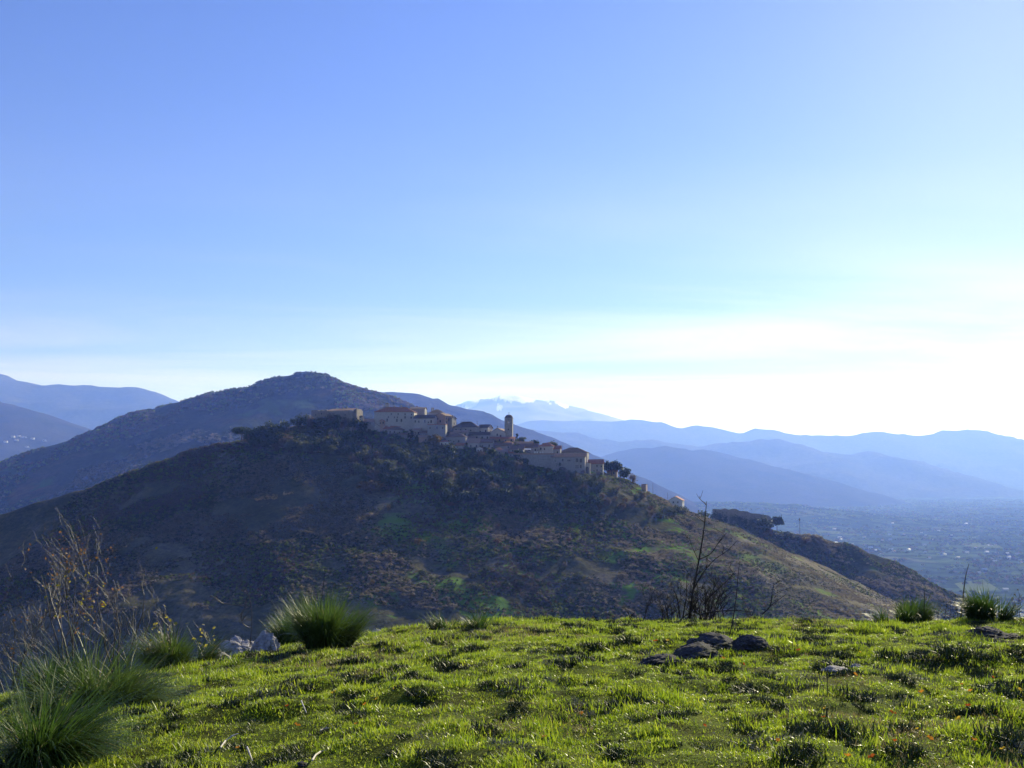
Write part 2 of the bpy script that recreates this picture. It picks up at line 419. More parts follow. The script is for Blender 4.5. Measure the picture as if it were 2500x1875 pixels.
def snow_mat():
    m, nt, b = new_mat('snowy_mountain'); b.inputs['Roughness'].default_value = 0.9
    t = nt.nodes.new('ShaderNodeTexCoord'); s = nt.nodes.new('ShaderNodeSeparateXYZ'); nt.links.new(t.outputs['Object'], s.inputs[0])
    mp = nt.nodes.new('ShaderNodeMapping'); mp.inputs['Scale'].default_value = (0.0040, 0.0006, 0.0012); mp.inputs['Rotation'].default_value = (0, 0.7, 0.2)
    n = nt.nodes.new('ShaderNodeTexNoise'); n.inputs['Scale'].default_value = 1.0; n.inputs['Detail'].default_value = 4
    nt.links.new(t.outputs['Object'], mp.inputs[0]); nt.links.new(mp.outputs[0], n.inputs['Vector'])
    mr = nt.nodes.new('ShaderNodeMapRange'); mr.inputs[1].default_value = 1040; mr.inputs[2].default_value = 1400; mr.inputs[3].default_value = -0.10; mr.inputs[4].default_value = 0.20
    nt.links.new(s.outputs[2], mr.inputs[0])
    ad = nt.nodes.new('ShaderNodeMath'); nt.links.new(n.outputs[0], ad.inputs[0]); nt.links.new(mr.outputs[0], ad.inputs[1])
    nt.links.new(ramp(nt, ad.outputs[0], [(0.60, (0.08, 0.08, 0.075)), (0.64, (0.85, 0.87, 0.9))]), b.inputs['Base Color'])
    return m
def plain_mat():
    m, nt, b = new_mat('valley_fields'); b.inputs['Roughness'].default_value = 1.0; b.inputs['Specular IOR Level'].default_value = 0.0
    t = nt.nodes.new('ShaderNodeTexCoord'); v = nt.nodes.new('ShaderNodeTexVoronoi'); v.inputs['Scale'].default_value = 0.006; v.inputs['Randomness'].default_value = 0.9
    mp = nt.nodes.new('ShaderNodeMapping'); mp.inputs['Scale'].default_value = (1, 0.55, 1); mp.inputs['Rotation'].default_value = (0, 0, 0.5)
    nt.links.new(t.outputs['Object'], mp.inputs[0]); nt.links.new(mp.outputs[0], v.inputs['Vector'])
    c = ramp(nt, v.outputs['Color'], [(0.0, (0.035, 0.055, 0.03)), (0.5, (0.06, 0.09, 0.04)), (0.8, (0.085, 0.12, 0.05)), (1.0, (0.13, 0.13, 0.085))])
    n = noise_node(nt, 0.012, 6, 0.65)
    c = mixc(nt, ramp(nt, n, [(0.44, (0, 0, 0)), (0.56, (1, 1, 1))]), (0.03, 0.042, 0.024), c)
    nt.links.new(c, b.inputs['Base Color'])
    return m
def meadow_mat():
    m, nt, b = new_mat('meadow_turf'); b.inputs['Roughness'].default_value = 1.0; b.inputs['Specular IOR Level'].default_value = 0.05
    n = noise_node(nt, 1.6, 7, 0.65); f = noise_node(nt, 28.0, 4, 0.7)
    c = ramp(nt, n, [(0.30, (0.05, 0.042, 0.02)), (0.42, (0.065, 0.075, 0.015)), (0.58, (0.09, 0.12, 0.015)), (0.72, (0.13, 0.14, 0.025))])
    c = mixc(nt, 0.8, c, ramp(nt, f, [(0.3, (0.35, 0.35, 0.35)), (0.7, (1.5, 1.5, 1.4))]), 'MULTIPLY')
    nt.links.new(c, b.inputs['Base Color']); bump(nt, b, f, 0.8, 0.03)
    return m
M_snow, M_plain, M_meadow = snow_mat(), plain_mat(), meadow_mat()

def struct(name, me, label): return put(name, me, kind='structure', label=label)
struct('meadow', grid_mesh('meadow', axis(-600, -13, 13, 700, .11, 1.2), axis(-300, 3.5, 27, 520, .11, 1.2), z_meadow, M_meadow), 'grazed green meadow on the rounded knoll in the foreground')
struct('village_hill', grid_mesh('village_hill', axis(-760, -300, 330, 800, 2.0, 1.2), axis(230, 490, 790, 1200, 2.0, 1.2), z_village, M_village), 'steep scrub covered hill that carries the village')
struct('lower_spur_hill', grid_mesh('lower_spur_hill', axis(-200, 120, 430, 900, 2.5, 1.2), axis(500, 760, 910, 1300, 2.5, 1.2), z_lower, M_lower), 'lower dark spur with the ivy covered ruin behind the village hill')
struct('wooded_back_hill', grid_mesh('wooded_back_hill', axis(-2700, -1420, 100, 1200, 9, 1.25), axis(1200, 1850, 2560, 3600, 9, 1.25), z_back, M_back), 'broad wooded hill with autumn colours behind the village')
def far_struct(name, zf, x0, x1, y0, y1, st, mat, label, k=FARK):
    x0, x1, y0, y1, st = x0 * k, x1 * k, y0 * k, y1 * k, st * k
    struct(name, grid_mesh(name, np.arange(x0, x1 + st, st), np.arange(y0, y1 + st, st), zf, mat), label)
far_struct('second_back_hill', z_second, -1700, 1500, 3500, 6300, 22, M_second, 'blue hazy hill behind the right shoulder of the wooded hill', 1.12)
far_struct('left_middle_hill', z_leftmid, -4600, -1200, 3400, 7500, 32, M_second, 'hazy blue slope dotted with fields at the left edge')
far_struct('left_far_mountain', z_leftfar, -8500, -900, 6500, 12000, 55, M_far, 'long pale blue ridge at the far left')
far_struct('snowy_mountain', z_snow, -4500, 5500, 13800, 24500, 75, M_snow, 'far pale mountain streaked with snow', 1.0)
far_struct('right_far_mountain', z_rightfar, -2800, 12800, 11000, 20500, 80, M_far, 'farthest pale blue chain of mountains on the right', 1.0)
far_struct('right_middle_mountain', z_rightmid, -2600, 7500, 7000, 14500, 60, M_far, 'pale blue middle chain of mountains on the right', 1.12)
far_struct('right_near_hill', z_rightnear, -1000, 5600, 4600, 9600, 45, M_second, 'long hazy blue hill sloping down to the right beyond the valley')
far_struct('foothill', z_foot, -500, 5000, 2800, 7800, 40, M_plain, 'low hazy foothills at the edge of the valley plain', 1.0)
gx = np.array([-29000, -20000, -8000, -3000, 0, 3000, 8000, 20000, 29000.]); gy = np.array([-4500, -2000, 0, 2000, 4000, 8000, 16000, 30000, 39000.])
struct('valley_floor', grid_mesh('valley_floor', gx, gy, lambda X, Y: np.full(X.shape, FLOOR), M_plain), 'hazy patchwork valley floor with fields and hedges')

def march(zf, px, py, y0, y1, n=900):
    """where the line of sight through (px,py) meets the terrain, or None"""
    a, b, c = ray(px, py)
    Y = np.linspace(y0, y1, n); t = Y / b; X = a * t; Z = c * t
    hit = np.nonzero(zf(X, Y) >= Z)[0]
    if len(hit) == 0: return None
    i = hit[0]
    return np.array((X[i], Y[i], float(zf(X[i:i + 1], Y[i:i + 1])[0])))
def on_village(px, py, fallback=None):
    p = march(z_village, px, py, 500, 745)
    if p is None:
        # behind the crest line: stand on the ridge
        Y = fallback or 722.0
        x, y, z = at(px, py, Y)
        p = np.array((x, y, float(z_village(np.array([x]), np.array([y]))[0])))
    return p
def on_meadow(px, py):
    for _ in range(60):                      # the crest hides what lies beyond: come nearer until the ground is in view
        p = march(z_meadow, px, py, 3.0, 24, 1200)
        if p is not None: return p
        py += 3
# ------------------------------------------------------------------ scattering (real instances on points)
def scatter(name, pts, rot, scale, pick, protos, label):
    me = bpy.data.meshes.new(name)
    n = len(pts)
    me.vertices.add(n); me.vertices.foreach_set('co', np.asarray(pts, np.float32).ravel())
    for an, tp, key, arr in (('rot', 'FLOAT_VECTOR', 'vector', rot), ('scl', 'FLOAT_VECTOR', 'vector', scale), ('pick', 'INT', 'value', pick)):
        a = me.attributes.new(an, tp, 'POINT')
        a.data.foreach_set(key, np.ascontiguousarray(arr, np.int32 if tp == 'INT' else np.float32).ravel())
    me.update()
    coll = bpy.data.collections.new(name + '_kinds')
    for i, pm in enumerate(protos):
        po = bpy.data.objects.new('%s_kind_%02d' % (name, i), pm); coll.objects.link(po)
    ng = bpy.data.node_groups.new(name, 'GeometryNodeTree')
    ng.interface.new_socket('Geometry', in_out='INPUT', socket_type='NodeSocketGeometry')
    ng.interface.new_socket('Geometry', in_out='OUTPUT', socket_type='NodeSocketGeometry')
    gi, go = ng.nodes.new('NodeGroupInput'), ng.nodes.new('NodeGroupOutput')
    ip = ng.nodes.new('GeometryNodeInstanceOnPoints'); ci = ng.nodes.new('GeometryNodeCollectionInfo')
    ci.inputs['Collection'].default_value = coll
    ci.inputs['Separate Children'].default_value = True; ci.inputs['Reset Children'].default_value = True
    def attr(nm, tp):
        a = ng.nodes.new('GeometryNodeInputNamedAttribute'); a.data_type = tp; a.inputs['Name'].default_value = nm
        return a.outputs[0]
    ng.links.new(gi.outputs[0], ip.inputs['Points']); ng.links.new(ci.outputs[0], ip.inputs['Instance'])
    ip.inputs['Pick Instance'].default_value = True
    ng.links.new(attr('pick', 'INT'), ip.inputs['Instance Index'])
    ng.links.new(attr('rot', 'FLOAT_VECTOR'), ip.inputs['Rotation'])
    ng.links.new(attr('scl', 'FLOAT_VECTOR'), ip.inputs['Scale'])
    ng.links.new(ip.outputs[0], go.inputs[0])
    o = put(name, me, kind='stuff', label=label)
    md = o.modifiers.new('scatter', 'NODES'); md.node_group = ng
    return o

# ------------------------------------------------------------------ foliage shapes
def quads_at(C, size, rng, elong=1.0, up=0.0):
    """one randomly turned leaf-sized face at each point of C"""
    n = len(C)
    a = rng.normal(size=(n, 3)); a[:, 2] += up; a /= np.linalg.norm(a, axis=1)[:, None]
    b = np.cross(a, rng.normal(size=(n, 3))); b /= np.linalg.norm(b, axis=1)[:, None]
    s = (size * rng.uniform(0.6, 1.4, n))[:, None]
    a = a * s * elong; b = b * s / elong
    V = np.stack([C - a * .5 - b * .15, C + b * .5, C + a * .5 + b * .1, C - b * .5], 1).reshape(-1, 3)
    return V, np.arange(4 * n).reshape(n, 4)
def crown(name, mat, kind, seed, clumps=16, per=34, leaf=0.092):
    r = np.random.default_rng(seed)
    cs = []
    while len(cs) < clumps:
        u = r.normal(size=3); u /= np.linalg.norm(u); u *= r.uniform(.45, 1) ** .6
        if kind == 'round': c = np.array((u[0] * .34, u[1] * .34, .60 + u[2] * .31)); sp = .105
        elif kind == 'umbrella': c = np.array((u[0] * .55, u[1] * .55, .78 + max(u[2], -.25) * .17 - .10 * (u[0] ** 2 + u[1] ** 2))); sp = .09
        elif kind == 'cypress':
            t = r.uniform(.04, .97); w = .13 * (math.sin(math.pi * min(1, t ** .6)) ** .7) + .012; c = np.array((u[0] * w, u[1] * w, t)); sp = .04
        elif kind == 'bush': c = np.array((u[0] * .5, u[1] * .5, .40 + u[2] * .36)); sp = .15
        else: c = np.array((u[0] * .30, u[1] * .30, .58 + u[2] * .34)); sp = .13
        cs.append(c)
    C = np.repeat(np.array(cs), per, 0) + r.normal(size=(clumps * per, 3)) * sp * .75
    C[:, 2] = np.maximum(C[:, 2], .02)
    V, Fc = quads_at(C, leaf * (1 if kind != 'cypress' else .6), r, 1.0 if kind != 'bare' else 2.2)
    return mesh(name, V, Fc, mat)
M_bark = simple('bark', (0.06, 0.045, 0.035), (0.13, 0.10, 0.08), 6.0, 0.95, coord='Object')
def trunk(name, kind, seed):
    r = random.Random(seed); m = MB()
    top = {'umbrella': .72, 'cypress': .5, 'bush': .3}.get(kind, .55)
    m.tube([(0, 0, -.12), (r.uniform(-.01, .01), 0, top * .4), (r.uniform(-.03, .03), r.uniform(-.03, .03), top)], [.035, .026, .014], 6)
    for i in range(4 if kind != 'cypress' else 1):
        a = i * 1.57 + r.uniform(-.4, .4); l = .26 if kind == 'umbrella' else .18
        m.tube([(0, 0, top * .75), (math.cos(a) * l * .5, math.sin(a) * l * .5, top * .95), (math.cos(a) * l, math.sin(a) * l, top * 1.12)], [.014, .010, .005], 5)
    return m.mesh(name, M_bark)
G_pine = leafy('pine_needles', [(0.026, 0.044, 0.017), (0.055, 0.08, 0.025)], .25)
G_cyp = leafy('cypress_leaves', [(0.016, 0.028, 0.014), (0.03, 0.045, 0.018)], .1)
G_oak = leafy('evergreen_leaves', [(0.026, 0.04, 0.015), (0.05, 0.068, 0.022), (0.085, 0.095, 0.035)], .35)
G_aut = leafy('autumn_leaves', [(0.13, 0.085, 0.035), (0.17, 0.09, 0.03), (0.20, 0.15, 0.03)], .3)
G_bare = leafy('bare_twigs', [(0.11, 0.085, 0.065), (0.17, 0.13, 0.10)], .35)
G_yel = leafy('yellow_leaves', [(0.22, 0.19, 0.03), (0.28, 0.22, 0.04)], .3)
G_olive = leafy('olive_leaves', [(0.09, 0.105, 0.05), (0.16, 0.165, 0.085)], .4)
G_dry = leafy('dry_scrub', [(0.14, 0.118, 0.082), (0.23, 0.195, 0.14), (0.30, 0.25, 0.165)], .45)
G_green = leafy('green_scrub', [(0.10, 0.14, 0.028), (0.19, 0.24, 0.045)], .45)
KINDS = {}
for kn, shp, mt in (('pine', 'round', G_pine), ('umbrella', 'umbrella', G_pine), ('cypress', 'cypress', G_cyp), ('oak', 'round', G_oak),
                    ('autumn', 'round', G_aut), ('bare', 'bare', G_bare), ('yellow', 'bush', G_yel), ('olive', 'round', G_olive), ('bush', 'bush', G_oak)):
    KINDS[kn] = [(crown('crown_' + kn, mt, shp, 100 + 7 * i + len(kn), 20 if shp != 'umbrella' else 60, (60 if shp == 'umbrella' else 34) if shp != 'bare' else 22), trunk('trunk_' + kn, shp, i)) for i in range(3)]
NAME = {'pine': 'round_pine_tree', 'umbrella': 'umbrella_pine_tree', 'cypress': 'cypress_tree', 'oak': 'evergreen_tree', 'autumn': 'autumn_tree', 'bare': 'bare_tree', 'yellow': 'yellow_shrub', 'olive': 'olive_tree', 'bush': 'dark_shrub'}
def tree(kind, p, h, w, label, group=None, sink=0.3):
    root = put(NAME[kind], None, loc=(float(p[0]), float(p[1]), float(p[2]) - sink), label=label, category='shrub' if kind in ('yellow', 'bush') else 'tree')
    if group: root['group'] = group
    root.scale = (w, w * random.uniform(.85, 1.1), h)
    root.rotation_euler = (0, 0, random.uniform(0, 6.28))
    c, t = random.choice(KINDS[kind])
    put('crown', c, root); put('trunk', t, root)
    return root
def px_tree(kind, px, base, hpx, wpx, label, group=None, zf=None, Y=None):
    if Y is None: p = on_village(px, base)
    else:
        x, y, z = at(px, base, Y); p = np.array((x, y, z))
    k = p[1] / F
    nat = {'umbrella': 1.2, 'cypress': .30, 'yellow': 1.15, 'bush': 1.15}.get(kind, .85)
    return tree(kind, p, hpx * k, wpx * k / nat, label, group)

# ------------------------------------------------------------------ village buildings
W_pale = simple('pale_render', (0.40, 0.37, 0.33), (0.52, 0.48, 0.43), 0.6)
W_stone = simple('grey_stone', (0.24, 0.225, 0.20), (0.36, 0.335, 0.30), 0.9)
W_ruin = simple('weathered_stone', (0.19, 0.165, 0.14), (0.31, 0.27, 0.22), 0.5)
W_ochre = simple('ochre_render', (0.36, 0.24, 0.13), (0.44, 0.31, 0.19), 0.5)
W_pink = simple('pink_render', (0.40, 0.27, 0.20), (0.50, 0.35, 0.27), 0.5)
W_white = simple('white_render', (0.62, 0.60, 0.55), (0.72, 0.70, 0.66), 0.5)
W_grey = simple('grey_render', (0.27, 0.26, 0.255), (0.36, 0.345, 0.335), 0.5)
R_red = simple('red_roof_tiles', (0.27, 0.10, 0.055), (0.40, 0.17, 0.10), 1.2)
R_brown = simple('brown_roof_tiles', (0.14, 0.085, 0.06), (0.24, 0.15, 0.11), 1.2)
R_dark = simple('dark_roof_tiles', (0.07, 0.055, 0.05), (0.14, 0.10, 0.085), 1.2)
R_pinkish = simple('pale_roof_tiles', (0.28, 0.18, 0.13), (0.38, 0.26, 0.20), 1.2)
M_frame = simple('window_surround', (0.30, 0.27, 0.23))
M_pane = simple('dark_window', (0.012, 0.014, 0.018), rough=0.15, spec=0.5)
M_metal = simple('dark_metal', (0.05, 0.05, 0.055), rough=0.5)
def win_meshes(w, h):
    f = MB()
    f.box(-w / 2 - .12, -w / 2, -.07, .0, 0, h); f.box(w / 2, w / 2 + .12, -.07, .0, 0, h)
    f.box(-w / 2 - .12, w / 2 + .12, -.07, .0, h, h + .14); f.box(-w / 2 - .18, w / 2 + .18, -.12, .0, -.12, 0)
    p = MB(); p.box(-w / 2, w / 2, -.03, .02, 0, h)
    return f.mesh('window', M_frame), p.mesh('pane', M_pane)
WINS = {'n': win_meshes(.95, 1.5), 's': win_meshes(.8, 1.0), 't': win_meshes(1.0, 2.1), 'd': win_meshes(1.4, 2.4)}
def add_window(parent, x, y, z, size='n', rot=0):
    f, p = WINS[size]
    o = put('window', f, parent, (x, y, z)); o.rotation_euler = (0, 0, rot)
    put('pane', p, o); return o
def slab(m, a, b, c, d, t):
    """roof plane through a,b,c,d with thickness t"""
    pts = [np.array(q, float) for q in (a, b, c, d)]
    n = np.cross(pts[1] - pts[0], pts[3] - pts[0]); n /= np.linalg.norm(n)
    if n[2] < 0: n = -n
    v = [tuple(q) for q in pts] + [tuple(q + n * t) for q in pts]
    m.add(v, [(0, 3, 2, 1), (4, 5, 6, 7), (0, 1, 5, 4), (1, 2, 6, 5), (2, 3, 7, 6), (3, 0, 4, 7)])
def building(name, label, x0, x1, eave, base, roof='gx', peak=None, D=9.0, yaw=0, wall=W_stone, tiles=R_brown, win=None, side=0, chim=(), Y=None, cat='house', group=None, sink=7.0, door=False):
    xc = (x0 + x1) / 2
    if Y is None: p = on_village(xc, base)
    else: p = at(xc, base, Y)
    Yd = p[1]; k = Yd / F
    front = at(xc, base, Yd)
    w = (x1 - x0) * k; h = (base - eave) * k; r = max(.6, (eave - (peak if peak is not None else eave - 8)) * k)
    root = put(name, None, loc=(front[0], Yd, front[2]), label=label, category=cat)
    if group: root['group'] = group
    root.rotation_euler = (0, 0, math.radians(yaw))
    m = MB(); hw = w / 2
    if roof == 'gx':
        prof = [(0, -sink), (D, -sink), (D, h), (D / 2, h + r), (0, h)]
        v = [(-hw, y, z) for y, z in prof] + [(hw, y, z) for y, z in prof]
    elif roof == 'gy':
        prof = [(-hw, -sink), (hw, -sink), (hw, h), (0, h + r), (-hw, h)]
        v = [(x, 0, z) for x, z in prof] + [(x, D, z) for x, z in prof]
    if roof in ('gx', 'gy'):
        m.add(v, [(0, 1, 2, 3, 4)[::-1], (5, 6, 7, 8, 9)] + [(i, (i + 1) % 5, (i + 1) % 5 + 5, i + 5) for i in range(5)])
    else: m.box(-hw, hw, 0, D, -sink, h)
    put('wall', m.mesh('wall', wall), root)
    q = MB(); o = .45; t = .18; e = .004
    if roof == 'gx':
        g = r * o / (D / 2)
        slab(q, (-hw - o, -o, h - g + e), (hw + o, -o, h - g + e), (hw + o, D / 2, h + r + e), (-hw - o, D / 2, h + r + e), t)
        slab(q, (-hw - o, D + o, h - g + e), (hw + o, D + o, h - g + e), (hw + o, D / 2, h + r + e), (-hw - o, D / 2, h + r + e), t)
    elif roof == 'gy':
        g = r * o / hw
        slab(q, (-hw - o, -o, h - g + e), (-hw - o, D + o, h - g + e), (0, D + o, h + r + e), (0, -o, h + r + e), t)
        slab(q, (hw + o, -o, h - g + e), (hw + o, D + o, h - g + e), (0, D + o, h + r + e), (0, -o, h + r + e), t)
    elif roof == 'hip':
        i = min(hw * .8, D / 2)
        rl = max(hw - i, .3)
        v = [(-hw - o, -o, h), (hw + o, -o, h), (hw + o, D + o, h), (-hw - o, D + o, h), (-rl, D / 2, h + r), (rl, D / 2, h + r),
             (-hw - o, -o, h + t), (hw + o, -o, h + t), (hw + o, D + o, h + t), (-hw - o, D + o, h + t)]
        v = [(a, b, c + e) for a, b, c in v]
        q.add(v, [(0, 3, 2, 1), (0, 1, 7, 6), (1, 2, 8, 7), (2, 3, 9, 8), (3, 0, 6, 9), (6, 7, 5, 4), (7, 8, 5), (8, 9, 4, 5), (9, 6, 4)])
    else:
        q.box(-hw + .3, hw - .3, .3, D - .3, h + e, h + .12)
        for bx in ((-hw - .05, hw + .05, -.05, .25), (-hw - .05, hw + .05, D - .25, D + .05), (-hw - .05, -hw + .25, .25, D - .25), (hw - .25, hw + .05, .25, D - .25)):
            q.box(bx[0], bx[1], bx[2], bx[3], h + e, h + .5)
    rf = put('roof', q.mesh('roof', tiles), root)
    for c in chim:
        cxm = (c - xc) * k
        cm = MB(); cm.box(-.4, .4, -.35, .35, -1.2, 1.0); cm.box(-.5, .5, -.45, .45, 1.0, 1.18)
        put('chimney', cm.mesh('chimney', W_ruin), rf, (cxm, D * .5, h + r + .1))
    if isinstance(win, tuple):
        nc, nr = win
        for a in range(nc):
            for b in range(nr):
                if random.random() < .12: continue
                zb = h * (b + .42) / nr - .6
                add_window(root, -hw + w * (a + .5 + random.uniform(-.12, .12)) / nc, 0, max(.3, zb), random.choice('nns'))
    elif win:
        for wx, wy, sz in win: add_window(root, (wx - xc) * k, 0, (base - wy) * k - .6, sz)
    for s_ in range(side):
        for b in range(max(1, int(h // 3.4))):
            add_window(root, hw, D * (s_ + .5) / side, 1.2 + b * 3.1, 'n', math.pi / 2)
    if door: 
        dm = MB(); dm.box(-.6, .6, -.06, .02, 0, 2.2); put('door', dm.mesh('door', simple('door_wood', (0.07, 0.04, 0.025))), root, (0.2 * w, 0, .1))
    return root
# --- the upper village
def fortress():
    p = on_village(806, 1030); Y = p[1]; k = Y / F
    o = at(806, 1030, Y)
    root = put('ruined_fortress', None, loc=tuple(o), label='long ruined stone fortress on the left summit with broken roofline', category='fortress')
    root.rotation_euler = (0, 0, math.radians(-13))
    X = lambda px: (px - 806) * k
    H = lambda py: (1030 - py) * k
    m = MB(); r = random.Random(3)
    xs = np.linspace(X(756), X(798), 12); tops = [H(1000.5) + r.uniform(-.5, .35) for _ in xs]
    v = []
    for x, t in zip(xs, tops): v += [(x, 0, -8), (x, 12, -8), (x, 0, t), (x, 12, t - .3)]
    f = [(0, 2, 3, 1)]
    for i in range(len(xs) - 1):
        a = i * 4; f += [(a, a + 4, a + 6, a + 2), (a + 1, a + 3, a + 7, a + 5), (a + 2, a + 6, a + 7, a + 3)]
    a = (len(xs) - 1) * 4; f += [(a, a + 1, a + 3, a + 2)]
    m.add(v, f); put('curtain_wall', m.mesh('curtain_wall', W_ruin), root)
    m = MB(); m.box(X(798.01), X(864), -.8, 13, -8, H(1004)); put('hall_wall', m.mesh('hall_wall', W_ruin), root)
    m = MB(); slab(m, (X(796), -1.4, H(1004) + .05), (X(866), -1.4, H(1003) + .05), (X(866), 8, H(996)), (X(800), 8, H(997)), .2)
    rf = put('roof', m.mesh('roof', R_brown), root)
    for px in (830, 840): 
        c = MB(); c.box(-.4, .4, -.4, .4, -1.5, 1.2); put('chimney', c.mesh('chimney', W_ruin), rf, (X(px), 7, H(997)))
    m = MB(); m.box(X(864.01), X(872), 2, 14, -8, H(1001)); m.box(X(866), X(871), 3, 13, H(1001), H(998)); put('gable_wall', m.mesh('gable_wall', W_ruin), root)
    for px, py in ((768, 1012), (783, 1009), (811, 1015), (846, 1013)): add_window(root, X(px), -.8 if px > 798 else 0, H(py) - .7, 's')
    put('ivy', crown('ivy_on_wall', G_oak, 'bush', 5, 12, 30, .16), root, (X(832), -.6, H(1026))).scale = (10, 2.2, 5.5)
fortress()
def turret():
    p = on_village(882, 1028); k = p[1] / F; o = at(882, 1028, p[1])
    root = put('domed_turret', None, loc=tuple(o), label='small round turret with a dome right of the fortress', category='turret')
    m = MB(); m.tube([(0, 0, -5), (0, 0, 9 * k)], [1.45, 1.45], 12); put('wall', m.mesh('wall', W_stone), root)
    m = MB(); m.tube([(0, 0, 9 * k + .004)] + [(0, 0, 9 * k + 1.5 * math.sin(a)) for a in (.3, .7, 1.1, 1.5)], [1.6] + [1.6 * math.cos(a) + .02 for a in (.3, .7, 1.1, 1.5)], 12)
    put('dome', m.mesh('dome', R_dark, True), root)
turret()
building('low_house', 'low house with pale tiled roof between turret and shed', 862, 914, 1029, 1036, 'gx', 1022, 8, -4, W_stone, R_pinkish, (3, 1))
def shed():
    p = on_village(912, 1053); Y = p[1]; k = Y / F; o = at(912, 1053, Y)
    root = put('open_barn', None, loc=tuple(o), label='open fronted barn with pale posts and gable above the wood', category='barn')
    X = lambda px: (px - 912) * k
    H = lambda py: (1053 - py) * k
    m = MB()
    m.add([(X(899), 6, -4), (X(925), 6, -4), (X(925), 6, H(1040)), (X(912), 6, H(1032)), (X(899), 6, H(1040)), (X(899), 6.3, -4), (X(925), 6.3, -4), (X(925), 6.3, H(1040)), (X(912), 6.3, H(1032)), (X(899), 6.3, H(1040))],
          [(0, 1, 2, 3, 4)] + [(5, 6, 7, 8, 9)[::-1]] + [(i, i + 5, (i + 1) % 5 + 5, (i + 1) % 5) for i in range(5)])
    put('back_wall', m.mesh('back_wall', W_stone), root)
    for px in (899.8, 924.2):
        m = MB(); m.box(X(px) - .35, X(px) + .35, 0, .6, -4, H(1041)); put('post', m.mesh('post', W_white), root)
    m = MB(); m.box(X(899), X(925), .02, .5, H(1042.5), H(1041.2)); put('beam', m.mesh('beam', W_white), root)
    m = MB()
    slab(m, (X(897), -.8, H(1041)), (X(897), 7, H(1041)), (X(912), 7, H(1031)), (X(912), -.8, H(1031)), .25)
    slab(m, (X(927), -.8, H(1041)), (X(927), 7, H(1041)), (X(912), 7, H(1031)), (X(912), -.8, H(1031)), .25)
    put('roof', m.mesh('roof', R_brown), root)
shed()
pal = building('palace', 'long pale palace with red hipped roof, largest building on the summit', 913, 1011, 1006, 1032, 'hip', 992, 15, -3, W_pale, R_red,
         [(955, 1010.5, 's'), (972, 1010.5, 's'), (989, 1011, 's'), (1005, 1012, 's'), (948, 1018, 's'), (963, 1018.5, 's'), (970, 1018.5, 's'), (989, 1019.5, 'n'), (1004, 1020, 'n'), (969, 1028, 't'), (980, 1028, 't'), (945, 1027, 't')],
         chim=(958, 975), cat='palace')
bc = MB()
for xx in (-1.1, 0, 1.1): bc.box(xx - .22, xx + .22, -.3, .3, 0, 1.9)
bc.box(-1.6, 1.6, -.4, .4, 1.9, 2.2); bc.box(-1.4, 1.4, -.35, .35, -2, 0); bc.add([(-1.3, -.3, 2.2), (1.3, -.3, 2.2), (0, -.3, 3.1), (-1.3, .3, 2.2), (1.3, .3, 2.2), (0, .3, 3.1)], [(0, 1, 2), (3, 5, 4), (0, 3, 4, 1), (1, 4, 5, 2), (2, 5, 3, 0)])
put('bell_gable', bc.mesh('bell_gable', W_ruin), pal, ((941 - 962) * .301, 7.5, 12.2))
building('attic_block', 'dark flat roofed block rising behind the palace roof', 1001, 1037, 998, 1020, 'gx', 993.5, 10, -4, W_stone, R_dark, None, Y=746)
building('chapel_wing', 'pale wing with dark roof and small arched windows at the palace end', 1009, 1060, 1021, 1048, 'gx', 1012.5, 10, -10, W_pale, R_dark,
         [(1013, 1029, 'n'), (1022, 1030, 'n'), (1037, 1030, 't'), (1046, 1031, 's'), (1053, 1031, 't')], Y=716)
building('gabled_house', 'sunlit pink gabled house at the right end of the palace', 1060, 1088, 1015, 1038, 'gy', 1008.5, 12, -26, W_pink, R_brown, [(1068, 1022, 's'), (1075, 1029, 'n')], 3, Y=722)
building('hip_roof_house', 'grey hipped roof house rising behind the pink gabled house', 1049, 1080, 1007, 1030, 'hip', 998.5, 11, -5, W_grey, R_dark, None, chim=(1051, 1055), Y=742)
building('narrow_house', 'narrow dark house with white edge right of the pink gabled house', 1090, 1104, 1021, 1040, 'gx', 1016.5, 8, -20, W_stone, R_dark, (1, 2), 1, chim=(1100,), Y=724)
building('terrace_block', 'grey flat topped block in front of the pink gabled house', 1043, 1088, 1037, 1050, 'flat', None, 7, -6, W_grey, R_red, (3, 1), Y=709)
